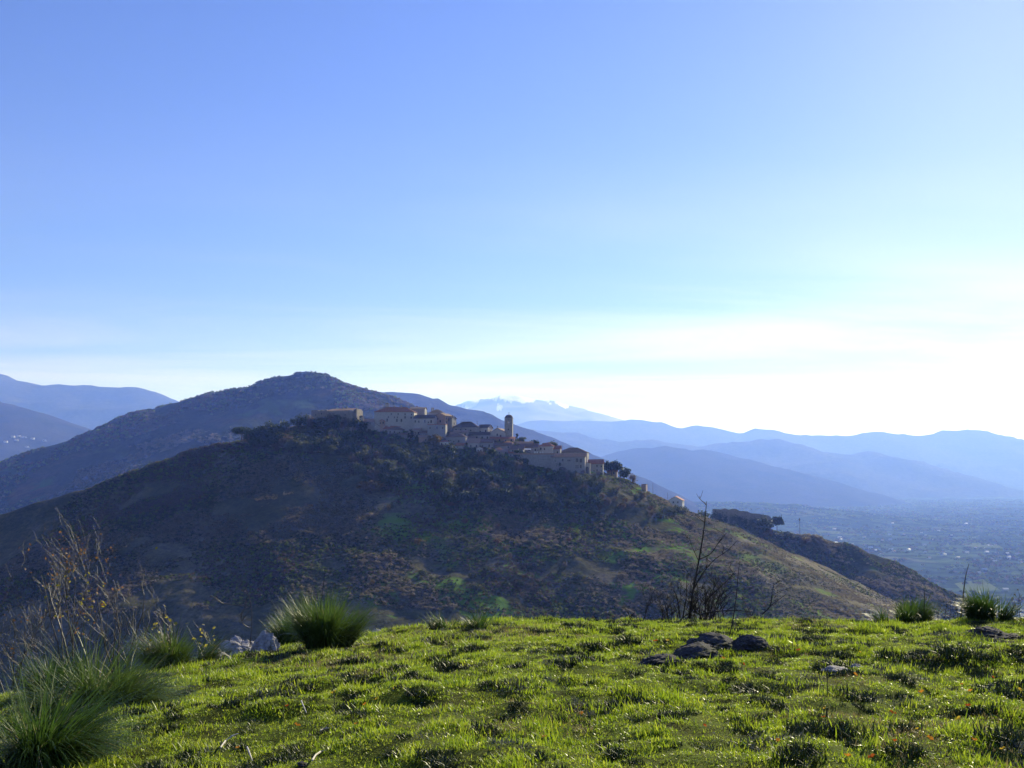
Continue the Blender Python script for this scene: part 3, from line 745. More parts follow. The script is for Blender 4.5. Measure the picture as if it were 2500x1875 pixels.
# --- the middle village
rows = [
 ('stone_house', 'reddish house just right of the open barn', 929, 946, 1040, 1052, 'gx', 1036, 7, -6, W_stone, R_red, (2, 1)),
 ('hip_roof_house', 'brown hipped roof house below the middle of the palace', 946, 982, 1049, 1060, 'hip', 1041, 9, -8, W_grey, R_brown, (3, 1)),
 ('stone_house', 'small pale house tucked under the right palace windows', 978, 1003, 1042, 1053, 'gx', 1038, 7, 6, W_pale, R_pinkish, (2, 1)),
 ('blue_grey_house', 'blue grey house left of the tall village cypress', 973, 998, 1061, 1070, 'gx', 1057, 7, -5, W_grey, R_brown, (2, 1)),
 ('small_house', 'small pale house right of the tall village cypress', 1009, 1026, 1050, 1063, 'gx', 1045, 7, -10, W_pale, R_pinkish, (2, 1)),
 ('stone_house', 'grey house below the chapel wing', 1024, 1046, 1057, 1070, 'gx', 1051, 8, 5, W_grey, R_brown, (2, 1)),
 ('stone_house', 'pale house with lit corner below the grey terrace block', 1048, 1068, 1052, 1066, 'gx', 1047, 8, -14, W_stone, R_brown, (2, 1)),
 ('low_house', 'small pinkish house above the round brown tree', 1022, 1044, 1067, 1080, 'gx', 1062, 7, 4, W_pink, R_pinkish, (2, 1)),
 ('stone_house', 'pale stone house right of the grey terrace block', 1084, 1106, 1041, 1054, 'gx', 1036, 8, -15, W_stone, R_brown, (2, 1)),
 ('hip_roof_house', 'dark hipped roof house with long eaves left of the church', 1106, 1168, 1043, 1056, 'hip', 1028.5, 12, -6, W_stone, R_dark, (5, 1)),
 ('stone_house', 'house with slanting roof and sunlit right wall left of the church', 1166, 1192, 1044, 1060, 'gx', 1036, 9, -22, W_pale, R_dark, (2, 1)),
 ('stone_house', 'low brown house under the dark hipped roof house', 1108, 1142, 1055, 1066, 'gx', 1050, 8, 3, W_stone, R_pinkish, (3, 1)),
 ('stone_house', 'dark house between hipped roofs and the church front', 1146, 1196, 1062, 1074, 'gx', 1054, 9, -4, W_grey, R_dark, (4, 1)),
 ('hip_roof_house', 'wide house with reddish hipped roof above the bare wood', 1088, 1137, 1067, 1086, 'hip', 1057, 10, -6, W_grey, R_brown, (4, 1)),
 ('stone_house', 'small house with pale front and tan roof below the church', 1142, 1170, 1081, 1096, 'gx', 1070, 8, -3, W_pale, R_pinkish, (2, 1)),
 ('stone_house', 'small house with violet brown roof beside the tan roofed one', 1171, 1202, 1080, 1095, 'gx', 1071, 8, -10, W_grey, R_brown, (2, 1)),
 ('low_house', 'long low house with ochre wall in front of the church', 1196, 1256, 1071, 1079, 'gx', 1066, 8, -3, W_ochre, R_red, (4, 1)),
 ('low_house', 'long low house with brown roof under the ochre wall', 1200, 1248, 1088, 1096, 'gx', 1080, 9, -3, W_stone, R_brown, (4, 1)),
 ('low_house', 'low pink roofed outbuilding at the edge of the dark wood', 1198, 1244, 1102, 1110, 'gx', 1095, 7, -2, W_stone, R_pinkish, (3, 1)),
 ('stone_house', 'stone house with three dark windows above the terrace wall', 1244, 1278, 1097, 1110, 'gx', 1088, 9, -6, W_stone, R_brown, None),
 ('low_house', 'low house with dark roof left of the red roofed villa', 1270, 1313, 1092, 1104, 'gx', 1083, 9, -5, W_stone, R_brown, (3, 1)),
 ('low_house', 'low yellowish house under the trees right of the bell tower', 1258, 1300, 1084, 1092, 'gx', 1078, 8, -4, W_ochre, R_brown, (3, 1)),
 ('villa', 'red hip roofed villa with pale front above the terrace wall', 1313, 1350, 1090, 1108, 'hip', 1080, 11, -18, W_pale, R_red, None),
 ('stone_house', 'brown house between the villa and the big block', 1338, 1368, 1096, 1112, 'gx', 1088, 9, -8, W_stone, R_red, (2, 1)),
]
for (n, l, x0, x1, e, b, rt, pk, D, yw, wl_, tl, wn_) in rows:
    side = 1 if yw <= -14 else 0
    if 'three dark windows' in l: wn_ = [(1252, 1102, 'n'), (1257, 1102, 'n'), (1267, 1102, 'n')]
    if 'villa' == n: wn_ = [(1320, 1096, 'n'), (1329, 1096, 's')]
    building(n, l, x0, x1, e, b, rt, pk, D, yw, wl_, tl, wn_, side)
# small houses packed between the others
rf_ = random.Random(404)
line = [(930, 1060), (1000, 1074), (1090, 1092), (1200, 1110), (1300, 1122), (1400, 1150)]
for i in range(26):
    px = 936 + i * 14.5 + rf_.uniform(-5, 5)
    for (ax, ay), (bx, by) in zip(line[:-1], line[1:]):
        if ax <= px <= bx: yb = ay + (by - ay) * (px - ax) / (bx - ax)
    if px > 1262 or px > 1050 and i % 3 == 2: continue
    yb += (-24, -2, -13)[i % 3] + rf_.uniform(-3, 3); w_ = rf_.uniform(15, 24); e_ = rf_.uniform(7, 11)
    wm_, wc_ = rf_.choice([(W_pale, 'pale'), (W_stone, 'stone'), (W_grey, 'grey'), (W_white, 'white'), (W_pink, 'pink')]); tm_, tc_ = rf_.choice([(R_red, 'red'), (R_brown, 'brown'), (R_pinkish, 'tan')])
    building('small_house', 'small %s house with %s roof packed on the village slope %s' % (wc_, tc_, 'under the palace' if px < 1040 else 'under the pink gabled house' if px < 1120 else 'under the church'), px - w_ / 2, px + w_ / 2, yb - e_, yb, rf_.choice(['gx', 'gx', 'gy', 'hip']), yb - e_ - rf_.uniform(4, 6), rf_.uniform(6, 8), rf_.uniform(-22, 8),
             wm_, tm_, (2, 1), rf_.choice((0, 1)), group='small houses packed on the village slope')
# church and bell tower
ch = building('church', 'gabled church front beside the bell tower', 1195, 1234, 1056, 1070, 'gy', 1045, 16, -14, W_pale, R_brown, [(1214, 1062, 'n')], 1, cat='church', Y=718, door=True)
cm = MB(); cm.box(-.1, .1, -.1, .1, 0, 1.7); cm.box(-.5, .5, -.09, .09, 1.0, 1.2); put('cross', cm.mesh('cross', M_metal), ch, (0, .2, 7.3))
def bell_tower():
    Y = 717.0; k = Y / F; o = at(1241.3, 1068, Y); w = 20 * k / 2 * .95
    root = put('bell_tower', None, loc=tuple(o), label='tall square stone bell tower with domed cap and cross', category='tower')
    root.rotation_euler = (0, 0, math.radians(-6))
    H = lambda py: (1068 - py) * k
    D = 2 * w
    m = MB(); m.box(-w, w, 0, D, -8, H(1034)); put('shaft', m.mesh('shaft', W_stone), root)
    m = MB(); m.box(-w - .2, w + .2, -.2, D + .2, H(1034) + .004, H(1033)); put('string_course', m.mesh('string_course', W_stone), root)
    m = MB(); z0, z1 = H(1033) + .004, H(1021)
    for sx in (-1, 1):
        for y0 in (0, D - 2.0): m.box(sx * w if sx < 0 else w - 2.0, -w + 2.0 if sx < 0 else w, y0, y0 + 2.0, z0, z1)
    m.box(-w + 2.0, w - 2.0, .2, D - .2, z1 - 1.5, z1); m.box(-w + .2, w - .2, 2.0, D - 2.0, z1 - 1.49, z1 - .01); m.box(-.14, .14, .25, .6, z0, z1 - 1.5)
    m.box(-.14, .14, D - .6, D - .25, z0, z1 - 1.5)
    put('belfry', m.mesh('belfry', W_stone), root)
    bm_ = MB(); zb = z0 + 1.5
    bm_.tube([(0, D / 2, zb - .7), (0, D / 2, zb - .2), (0, D / 2, zb + .5), (0, D / 2, zb + .8)], [.62, .45, .36, .1], 10); put('bell', bm_.mesh('bell', simple('bronze', (0.10, 0.075, 0.04), rough=0.5)), root)
    m = MB(); m.box(-w - .3, w + .3, -.3, D + .3, z1 + .004, z1 + .4); put('cornice', m.mesh('cornice', W_stone), root)
    m = MB(); R = w * 1.06
    an = (0, .35, .7, 1.0, 1.25, 1.5)
    m.tube([(0, D / 2, z1 + .404 + R * .80 * math.sin(a)) for a in an], [R * math.cos(a) * .97 + .03 for a in an], 12); put('dome', m.mesh('dome', R_dark, True), root)
    t = z1 + .4 + R * .8
    m = MB(); m.box(-.09, .09, D / 2 - .09, D / 2 + .09, t - .1, t + 2.0); m.box(-.5, .5, D / 2 - .08, D / 2 + .08, t + 1.1, t + 1.3); put('cross', m.mesh('cross', M_metal), root)
    add_window(root, 0, 0, H(1050), 's')
bell_tower()
# --- terrace and the lower right houses
p = on_village(1312, 1140); kY = p[1]; kk = kY / F
o = at(1312, 1140, kY)
tw = put('terrace_wall', None, loc=tuple(o), label='tall plain retaining wall carrying the village terrace', category='wall')
m = MB(); m.box(-42 * kk, 42 * kk, 0, 2.0, -9, 30 * kk); put('wall', m.mesh('wall', W_stone), tw)
m = MB(); m.box(-58 * kk, 42.3 * kk, -.12, .9, 30 * kk + .004, 33.5 * kk); put('parapet', m.mesh('parapet', R_pinkish), tw)
for i, px in enumerate((1306, 1312, 1319, 1325)):
    m = MB(); m.add([(-.55, 0, 0), (.55, 0, 0), (.5, .05, 1.0), (0, .02, 1.25), (-.5, .05, 1.0), (-.55, .7, 0), (.55, .7, 0), (.5, .65, 1.0), (0, .68, 1.25), (-.5, .65, 1.0)],
                    [(0, 1, 2, 3, 4), (9, 8, 7, 6, 5), (0, 5, 6, 1), (1, 6, 7, 2), (2, 7, 8, 3), (3, 8, 9, 4), (4, 9, 5, 0)])
    put('white_cloth_spot', m.mesh('white_cloth_spot', W_white), None, tuple(at(px, 1106.4, kY + .1)), label='small white object in the row on the terrace parapet', category='cloth_spot', group='white objects on the terrace parapet')  # white blocks standing in for cloth spots along the parapet
aw = put('white_awning', None, loc=tuple(at(1288, 1103, 690)), label='white awning over dark opening left of the villa', category='awning')
m = MB(); slab(m, (-2.4, -1.6, 1.3), (2.4, -1.6, 1.3), (2.4, .4, 2.2), (-2.4, .4, 2.2), .12); put('cloth', m.mesh('cloth', W_white), aw)
for xx in (-2.2, 2.2):
    m = MB(); m.box(xx - .06, xx + .06, -1.5, -1.38, -2, 1.34); put('post', m.mesh('post', M_metal), aw)
building('big_stone_block', 'largest block at the right end of the village with dark roof', 1362, 1433, 1105, 1124, 'hip', 1092, 15, -10, W_stone, R_dark, [(1361 + 8, 1106, 's'), (1385, 1108, 's')], 2, cat='building')
building('lower_stone_block', 'tall grey block with two rows of dark windows under the big block', 1346, 1428, 1116, 1154, 'gx', 1107, 11, -8, W_stone, R_brown,
         [(1409, 1126, 'd'), (1418, 1127, 'd'), (1407, 1141, 't'), (1410.5, 1141, 't'), (1418, 1141, 't'), (1387, 1124, 's'), (1391, 1124, 's'), (1374, 1124, 'n')], 0, cat='building')
gh = building('gatehouse', 'narrow gatehouse with a tall dark archway', 1426, 1441, 1131, 1156, 'flat', None, 6, -6, W_pale, R_brown, None, cat='gatehouse')
m = MB(); pts = [(-1.05, -3), (1.05, -3), (1.05, 3.6)] + [(1.05 * math.cos(a), 3.6 + 1.05 * math.sin(a)) for a in (.5, 1.0, 1.57, 2.14, 2.64)] + [(-1.05, 3.6)]
m.add([(x, -.05, z) for x, z in pts] + [(x, .05, z) for x, z in pts], [tuple(range(len(pts)))] + [(i, (i + 1) % len(pts), (i + 1) % len(pts) + len(pts), i + len(pts)) for i in range(len(pts))])
put('archway', m.mesh('archway', M_pane), gh)  # flat dark sheet on the wall, painted shade of the arch opening
building('orange_roof_house', 'stone house with orange roof left of the umbrella pine', 1436, 1472, 1132, 1154, 'gx', 1122, 9, -8, W_stone, R_red, (4, 2), 0)
building('brown_cottage', 'small brown cottage seen under the umbrella pine', 1482, 1506, 1151, 1159, 'gx', 1146, 6, -10, W_ochre, R_red, (2, 1), 0, sink=3.0)
building('hut', 'small hut with a sunlit edge high on the right ridge', 1566, 1577, 1184, 1198, 'flat', None, 5, -20, W_pink, R_brown, None, 0)
rh = building('ridge_house', 'white walled house with red gable roof on the right ridge', 1632, 1666, 1222, 1236, 'gy', 1212.5, 11, -16, W_white, R_red, [(1644, 1226, 's'), (1655, 1226, 's')], 1, sink=3.0)
for px_, l_ in ((1628, 'left'), (1648, 'middle'), (1668, 'right')): px_tree('bush', px_, 1252, 20, 30, 'dark shrub hiding the %s foot of the white ridge house' % l_)
def pole(px, top, base, Y, label, r=.1, arms=0):
    o = at(px, base, Y); h = (base - top) * Y / F
    root = put('utility_pole', None, loc=tuple(o), label=label, category='pole')
    m = MB(); m.tube([(0, 0, -3), (0, 0, h)], [r * 1.3, r], 8); put('shaft', m.mesh('shaft', M_metal), root)
    for a in range(arms):
        m = MB(); m.box(-.9, .9, -.06, .06, h - .5 - a * 1.1, h - .36 - a * 1.1); put('crossarm', m.mesh('crossarm', M_metal), root)
pole(1594, 1180, 1200, 692, 'thin pole beside the hut on the right ridge')
pole(1630, 1203, 1224, 696, 'thin aerial pole behind the white ridge house', .08)
pole(1125.5, 1027, 1056, 712, 'dark post before the dark hipped roof left of the church', .16)
pole(1165, 1028, 1050, 724, 'aerial pole right of the dark hipped roof', .09, 2)
# road terrace on the left shoulder
def drape(pxs, zf, y0, y1):
    out = []
    for px, py in pxs:
        q = march(zf, px, py, y0, y1)
        if q is not None: out.append(q)
    return out
def ribbon(name, pts, w, hgt, mat):
    m = MB(); n = len(pts); v = []
    for i, p in enumerate(pts):
        t = np.array(pts[min(i + 1, n - 1)]) - np.array(pts[max(i - 1, 0)]); t[2] = 0; t /= np.linalg.norm(t) + 1e-9
        s = np.array((-t[1], t[0], 0)) * w / 2; p = np.array(p)
        v += [tuple(p - s - (0, 0, 1.5)), tuple(p + s - (0, 0, 1.5)), tuple(p + s + (0, 0, hgt)), tuple(p - s + (0, 0, hgt))]
    f = [(0, 1, 2, 3)] + [tuple(4 * (n - 1) + q for q in (3, 2, 1, 0))]
    for i in range(n - 1):
        for a, b in ((0, 1), (1, 2), (2, 3), (3, 0)): f.append((4 * i + a, 4 * i + 4 + a, 4 * i + 4 + b, 4 * i + b))
    m.add(v, f); return m.mesh(name, mat)
pts = drape([(560 + i * 6, 1079 + (i * 6) ** 1.0 * .115) for i in range(40)], z_village, 560, 740)
if len(pts) > 3: put('road_parapet', ribbon('road_parapet', pts, .5, .9, W_pale), label='pale stone parapet of the road on the left shoulder', category='wall')
pts = drape([(690 + i * 8, 1384 - i * 8 * .17 - 10 * math.sin(i / 31 * 3.1) * .4) for i in range(33)], z_village, 500, 740)
if len(pts) > 3:
    fp = put('footpath', ribbon('footpath', pts, 1.6, .25, simple('path_earth', (0.20, 0.17, 0.13), (0.28, 0.25, 0.19), .8)), kind='structure', label='pale footpath crossing the dark slope below the wood')

# --- ruin and pines on the lower spur
Yr = 884.0; kr = Yr / F
ro = put('ivy_ruin', None, loc=tuple(at(1800, 1287, Yr)), label='long ivy covered ruin on the lower spur', category='ruin')
m = MB(); r_ = random.Random(9); xs = np.linspace(-58 * kr, 82 * kr, 16); v = []
for i, x in enumerate(xs):
    t = (44 - 18 * max(0, (i - 5) / 10) + r_.uniform(-2, 2)) * kr
    v += [(x, 0, -8), (x, 3, -8), (x, 0, t), (x, 3, t - .2)]
f = [(0, 2, 3, 1)]
for i in range(15):
    a = i * 4; f += [(a, a + 4, a + 6, a + 2), (a + 1, a + 3, a + 7, a + 5), (a + 2, a + 6, a + 7, a + 3)]
f += [(60, 61, 63, 62)]
m.add(v, f); put('wall', m.mesh('wall', W_ruin), ro)
for i in range(9):
    x = (-52 + i * 16) * kr
    put('ivy', KINDS['bush'][i % 3][0], ro, (x, -.3, (6 - i * .8) * kr)).scale = (8.5, 3.0, (36 - i * 2.2) * kr)
px_tree('umbrella', 1897, 1300, 38, 34, 'lone stone pine with domed crown right of the ivy ruin', Y=883)
px_tree('oak', 1712, 1285, 38, 50, 'dark rounded tree left of the ivy ruin', Y=884)
for px, b, h, w, kd, l in ((1865, 1302, 40, 40, 'oak', 'rounded dark tree growing at the right end of the ivy ruin'), (1832, 1318, 30, 40, 'olive', 'pale rounded tree on the spur below the ivy ruin'),
                           (1858, 1325, 20, 26, 'autumn', 'orange tree below the right end of the ivy ruin'), (1875, 1312, 22, 26, 'autumn', 'orange tree just under the lone stone pine'),
                           (1922, 1318, 22, 46, 'oak', 'low dark tree between the stone pine and the mast'), (1968, 1330, 20, 30, 'autumn', 'orange bush beside the mast'), (1800, 1308, 26, 34, 'oak', 'dark tree at the foot of the ivy ruin')):
    px_tree(kd, px, b, h, w, l, Y=872)
mo = put('radio_mast', None, loc=tuple(at(1953, 1312, 880)), label='thin radio mast on the tip of the lower spur', category='mast')
m = MB(); hm = 46 * 880 / F
for sx, sy in ((-.3, -.3), (.3, -.3), (0, .35)): m.tube([(sx, sy, -3), (sx * .6, sy * .6, hm)], [.09, .06], 5)
for i in range(12): m.tube([(-.3, -.3, i * hm / 12), (.3, -.3, i * hm / 12 + .6)], [.05, .05], 4); m.tube([(.3, -.3, i * hm / 12), (0, .35, i * hm / 12 + .6)], [.05, .05], 4)
put('lattice', m.mesh('lattice', M_metal), mo)
m = MB(); m.box(-.5, .5, -.2, .2, hm - 2.2, hm); m.box(-.9, .9, -.1, .1, hm - 1.2, hm - .9); put('antenna', m.mesh('antenna', M_metal), mo)

# ------------------------------------------------------------------ trees of the village hill
named = [
 ('umbrella', 590, 1077, 34, 56, 'broad umbrella pine at the left tip of the village wood'), ('umbrella', 625, 1080, 30, 48, 'second umbrella pine from the left end of the village wood'),
 ('cypress', 626, 1066, 32, 10, 'narrow cypress standing behind the left umbrella pines'), ('cypress', 634, 1066, 30, 9, 'narrow cypress right of the first one behind the umbrella pines'),
 ('oak', 655, 1070, 40, 40, 'dark tree right of the two cypresses'), ('oak', 690, 1068, 42, 46, 'dark tall tree in the wood left of the fortress'), ('oak', 728, 1050, 36, 40, 'olive dark tree left of the fortress corner'),
 ('cypress', 744, 1036, 22, 7, 'small cypress at the left corner of the fortress'),
 ('pine', 698, 1092, 36, 34, 'leftmost of the four round pines above the road'), ('pine', 737, 1096, 36, 38, 'second of the four round pines above the road'),
 ('pine', 772, 1098, 34, 34, 'third of the four round pines above the road'), ('pine', 812, 1104, 40, 36, 'rightmost of the four round pines above the road'),
 ('oak', 875, 1058, 34, 52, 'big dark tree under the domed turret'), ('cypress', 1003, 1080, 36, 15, 'tall dark cypress in the middle of the village'),
 ('autumn', 1059, 1088, 30, 36, 'round brown tree below the middle of the village'), ('cypress', 1262, 1068, 24, 9, 'cypress right of the bell tower'),
 ('oak', 1275, 1076, 18, 24, 'dark tree behind the cypress right of the bell tower'), ('pine', 1304, 1080, 22, 30, 'round dark tree left of the red roofed villa'),
 ('cypress', 1326, 1088, 18, 6, 'small cypress behind the red roofed villa'), ('oak', 1346, 1096, 18, 36, 'dark tree right of the red roofed villa'),
 ('umbrella', 1493, 1162, 40, 54, 'umbrella pine at the right end of the village'), ('pine', 1524, 1174, 34, 34, 'round pine just right of the umbrella pine'),
 ('bare', 1545, 1180, 24, 20, 'thin bare tree right of the village pines'), ('cypress', 1357, 1150, 36, 12, 'dark cypress before the lower stone block'), ('cypress', 1369, 1152, 28, 14, 'shorter dark cypress before the lower stone block'),
 ('autumn', 905, 1205, 34, 70, 'orange topped thicket on the spur below the wood'), ('yellow', 1122, 1146, 16, 26, 'bright yellow bush in the wood below the village'),
 ('autumn', 345, 1128, 26, 30, 'leftmost brown tree on the left ridge'), ('autumn', 325, 1138, 20, 24, 'small brown tree low on the left ridge'), ('olive', 360, 1124, 22, 26, 'brown green tree on the left ridge'), ('autumn', 395, 1120, 26, 34, 'rightmost rounded brown tree on the left ridge'),
 ('bare', 1316, 1190, 22, 22, 'bare pale tree below the terrace wall'), ('yellow', 1327, 1172, 14, 16, 'small yellow bush below the terrace wall'), ('yellow', 1343, 1174, 12, 10, 'tiny yellow bush right of the other one below the terrace wall'),
 ('bare', 1384, 1182, 34, 14, 'slim pale bare tree below the lower stone block'), ('autumn', 1265, 1205, 20, 26, 'brownish bush in the middle of the dark slope'),
 ('autumn', 1100, 1238, 14, 20, 'small orange bush in the green clearing'), ('autumn', 1214, 1330, 16, 22, 'pale orange bush alone in the dark ravine'),
]
for kd, px, b, h, w, l in named: px_tree(kd, px, b, h, w, l)
for i, px in enumerate(range(752, 868, 9)):
    kd = ('oak', 'bare', 'oak', 'olive', 'autumn')[i % 5]
    px_tree(kd, px + random.uniform(-3, 3), 1048 + random.uniform(-3, 6), random.uniform(25, 40), random.uniform(22, 32), '%s tree growing against the fortress wall' % {'oak': 'dark', 'bare': 'bare', 'olive': 'grey green', 'autumn': 'russet'}[kd], 'trees against the fortress wall, ' + kd)
def wood(n, x0, x1, y0, y1, kinds, hmin, hmax, label, group, seed, slant=0):
    r = random.Random(seed)
    for _ in range(n):
        px = r.uniform(x0, x1); py = r.uniform(y0, y1) + slant * (px - x0)
        p = march(z_village, px, py, 500, 745)
        if p is None: continue
        kd = r.choice(kinds); h = r.uniform(hmin, hmax)
        t_ = (py - slant * (px - x0) - y0) / (y1 - y0); u_ = (px - x0) / (x1 - x0)
        where = ', ' + ('upper', 'middle', 'lower')[min(2, int(t_ * 3))] + ' ' + ('left', 'centre', 'right')[min(2, int(u_ * 3))]
        tree(kd, p, h, h * r.uniform(.85, 1.25), (label + where) % {'pine': 'round dark evergreen', 'oak': 'dark evergreen', 'autumn': 'russet autumn', 'bare': 'bare brown', 'olive': 'grey green', 'bush': 'dark low', 'yellow': 'yellow'}[kd], group + ', ' + kd)
wood(60, 610, 880, 1066, 1104, ['oak', 'oak', 'pine', 'bare', 'olive'], 6, 10, '%s tree in the wood under the fortress', 'trees of the wood under the fortress', 1, .05)
wood(80, 860, 1110, 1104, 1190, ['oak', 'oak', 'olive', 'bare', 'pine', 'oak', 'pine'], 6, 10, '%s tree in the wood under the palace', 'trees of the wood under the palace', 2, .04)
wood(90, 1090, 1290, 1124, 1235, ['oak', 'bare', 'oak', 'pine', 'oak', 'oak'], 5.5, 9.5, '%s tree in the wood under the church', 'trees of the wood under the church', 3)
wood(60, 1275, 1470, 1172, 1250, ['oak', 'bare', 'olive', 'oak', 'bush'], 4, 8, '%s tree in the thicket under the terrace wall', 'trees of the thicket under the terrace wall', 4)
wood(30, 1470, 1700, 1180, 1235, ['bare', 'bare', 'bush', 'olive', 'autumn'], 3, 6, '%s tree among the scrub on the right ridge', 'trees on the right ridge', 5, .33)
wood(60, 900, 1430, 1230, 1480, ['bush', 'bush', 'bare', 'oak', 'autumn'], 2.5, 4.5, '%s tree scattered over the dark ravine', 'trees in the dark ravine', 6)
wood(22, 1345, 1475, 1154, 1166, ['oak', 'bush', 'bare', 'olive'], 3, 5, '%s tree at the foot of the last village houses', 'trees at the foot of the last houses', 10, .06)
wood(16, 600, 690, 1078, 1092, ['oak', 'oak', 'pine'], 8, 11, '%s tree filling the left end of the village wood', 'trees at the left end of the village wood', 9)
wood(12, 880, 1100, 1010, 1080, ['oak', 'cypress', 'bush'] if False else ['oak', 'bush'], 3, 5, '%s tree between the village houses', 'trees between the houses', 8)

# ------------------------------------------------------------------ scrub that nobody could count
def unit_bush(name, mat, seed, n=9, per=9, leaf=.26): return crown(name, mat, 'bush', seed, n, per, leaf)
SB = [unit_bush('scrub', G_dry, 31), unit_bush('scrub', G_dry, 32), unit_bush('scrub', G_oak, 33), unit_bush('scrub', G_green, 34), unit_bush('scrub', G_aut, 35), unit_bush('scrub', G_bare, 36)]
def scrub(name, zf, x0, x1, y0, y1, n, smin, smax, weights, label, seed, nscale, keep=0.0, zmin=-200, dry=None):
    r = np.random.default_rng(seed)
    X = r.uniform(x0, x1, n); Y = r.uniform(y0, y1, n)
    nz = fbm(X / nscale, Y / nscale, 4, seed)
    ok = nz > keep
    X, Y, nz = X[ok], Y[ok], nz[ok]
    Z = zf(X, Y); ok = (Z > zmin)
    X, Y, Z, nz = X[ok], Y[ok], Z[ok], nz[ok]
    n = len(X)
    s = r.uniform(smin, smax, n) * (.7 + 1.0 * np.clip(nz + .3, 0, 1))
    if dry: s = s * (1 - .45 * np.clip((X - dry[0]) / (dry[1] - dry[0]), 0, 1))
    sc = np.stack([s * r.uniform(.9, 1.5, n), s * r.uniform(.9, 1.5, n), s * r.uniform(.7, 1.1, n)], -1)
    zone = fbm(X / nscale / 2.2 + 9, Y / nscale / 2.2, 3, seed + 5) + r.normal(0, .16, n)
    if dry: zone = zone - .33 * np.clip((X - dry[0]) / (dry[1] - dry[0]), 0, 1)  # more pale dry scrub on the flank, partly standing in for sunlight
    w = np.cumsum(weights) / np.sum(weights)
    pick = np.searchsorted(w, np.clip(zone * 1.1 + .5, .001, .999))
    rot = np.stack([np.zeros(n), np.zeros(n), r.uniform(0, 6.28, n)], -1)
    scatter(name, np.stack([X, Y, Z - .1 * s], -1), rot, sc, pick, SB, label)
# weights: dry, dry, dark, green, orange, bare
scrub('scrub_on_hill', z_village, -300, 360, 490, 790, 130000, .5, 1.5, [.24, .14, .28, .18, .03, .13], 'low scrub covering the slopes of the village hill', 41, 24, -.30, dry=(60, 190))
scrub('scrub_on_lower_spur', z_lower, 140, 430, 770, 905, 16000, .8, 2.2, [.2, .15, .4, .15, .04, .06], 'low scrub covering the lower spur', 42, 20, -.35)
scrub('woodland_on_back_hill', z_back, -1440, 90, 1850, 2540, 30000, 4.0, 8.0, [.10, .08, .52, .14, .10, .06], 'distant woodland covering the broad back hill', 43, 120, -.10)
def plain_trees():
    r = np.random.default_rng(50); n = 60000
    Y = 1700 + 7500 * r.uniform(0, 1, n) ** .8; X = Y * r.uniform(.14, .60, n)
    nz = fbm(X / 150, Y / 60, 4, 51, .7); ok = nz > .16
    X, Y = X[ok], Y[ok]; n = len(X)
    Z = np.maximum(FLOOR, z_foot(X, Y))
    s = r.uniform(3.5, 8, n)
    scatter('valley_trees', np.stack([X, Y, Z - .5], -1), np.stack([np.zeros(n), np.zeros(n), r.uniform(0, 6.28, n)], -1), np.stack([s * 1.3, s * 1.3, s], -1), r.choice([2, 2, 2, 5, 3, 4], n, p=[.2, .15, .15, .2, .27, .03]), SB, 'hedges and copses spread over the hazy valley floor')
plain_trees()
# fields and houses of the valley
M_field = simple('pale_field', (0.10, 0.13, 0.04), (0.13, 0.15, 0.05), .02, 1.0, spec=0.0)
def ground_far(px, py):
    a, b, c = ray(px, py); Y = np.linspace(1500, 9000, 1500); t = Y / b
    h = np.maximum(FLOOR, z_foot(a * t, Y)); i = np.nonzero(h >= c * t)[0]
    i = i[0] if len(i) else 900
    return np.array((a * t[i], Y[i], h[i]))
for quad, lb in (([(2345, 1326), (2425, 1326), (2450, 1338), (2360, 1336)], 'pale green field strip on the valley floor at the right'), ([(1990, 1296), (2080, 1300), (2095, 1307), (2000, 1302)], 'pale field strip near the tip of the lower spur'),
                 ([(2330, 1425), (2400, 1415), (2440, 1440), (2360, 1452)], 'green field close below the right tussocks')):
    q = [ground_far(*c) for c in quad]; c0 = np.mean(q, 0)
    struct('field', mesh('field', [tuple(v - c0 + (0, 0, .6 + i * 0)) for i, v in enumerate(q)], [(0, 3, 2, 1)], M_field), lb).location = tuple(c0)
hw_, hr_ = MB(), MB()
hw_.add([(-.5, -.35, -.2), (.5, -.35, -.2), (.5, .35, -.2), (-.5, .35, -.2), (-.5, -.35, .45), (.5, -.35, .45), (.5, .35, .45), (-.5, .35, .45), (-.5, 0, .66), (.5, 0, .66)],
        [(0, 1, 5, 4), (2, 3, 7, 6), (1, 2, 6, 9, 5), (3, 0, 4, 8, 7)])
slab(hr_, (-.55, -.42, .41), (.55, -.42, .41), (.55, 0, .67), (-.55, 0, .67), .03); slab(hr_, (-.55, .42, .41), (.55, .42, .41), (.55, 0, .67), (-.55, 0, .67), .03)
HWM, HRM = hw_.mesh('valley_house_wall', W_white), [hr_.mesh('valley_house_roof', R_pinkish), hr_.mesh('valley_house_roof', simple('glint_bright_roof', (0.55, 0.55, 0.54), rough=.6, spec=.3))]  # second roof: bright colour stands in for sun glints
vh = [(2179, 1278), (2359, 1280), (2037, 1293), (2050, 1314), (2175, 1344), (2219, 1344), (2306, 1356), (2429, 1372), (2409, 1350), (2463, 1366), (2361, 1351), (2403, 1394), (2454, 1443), (2339, 1363), (2061, 1330), (2125, 1340), (2173, 1307), (2174, 1319), (2040, 1327), (2490, 1370)]
r_ = random.Random(77)
for i in range(46): vh.append((r_.uniform(2010, 2500), r_.choice([r_.gauss(1345, 14), r_.uniform(1290, 1400)])))
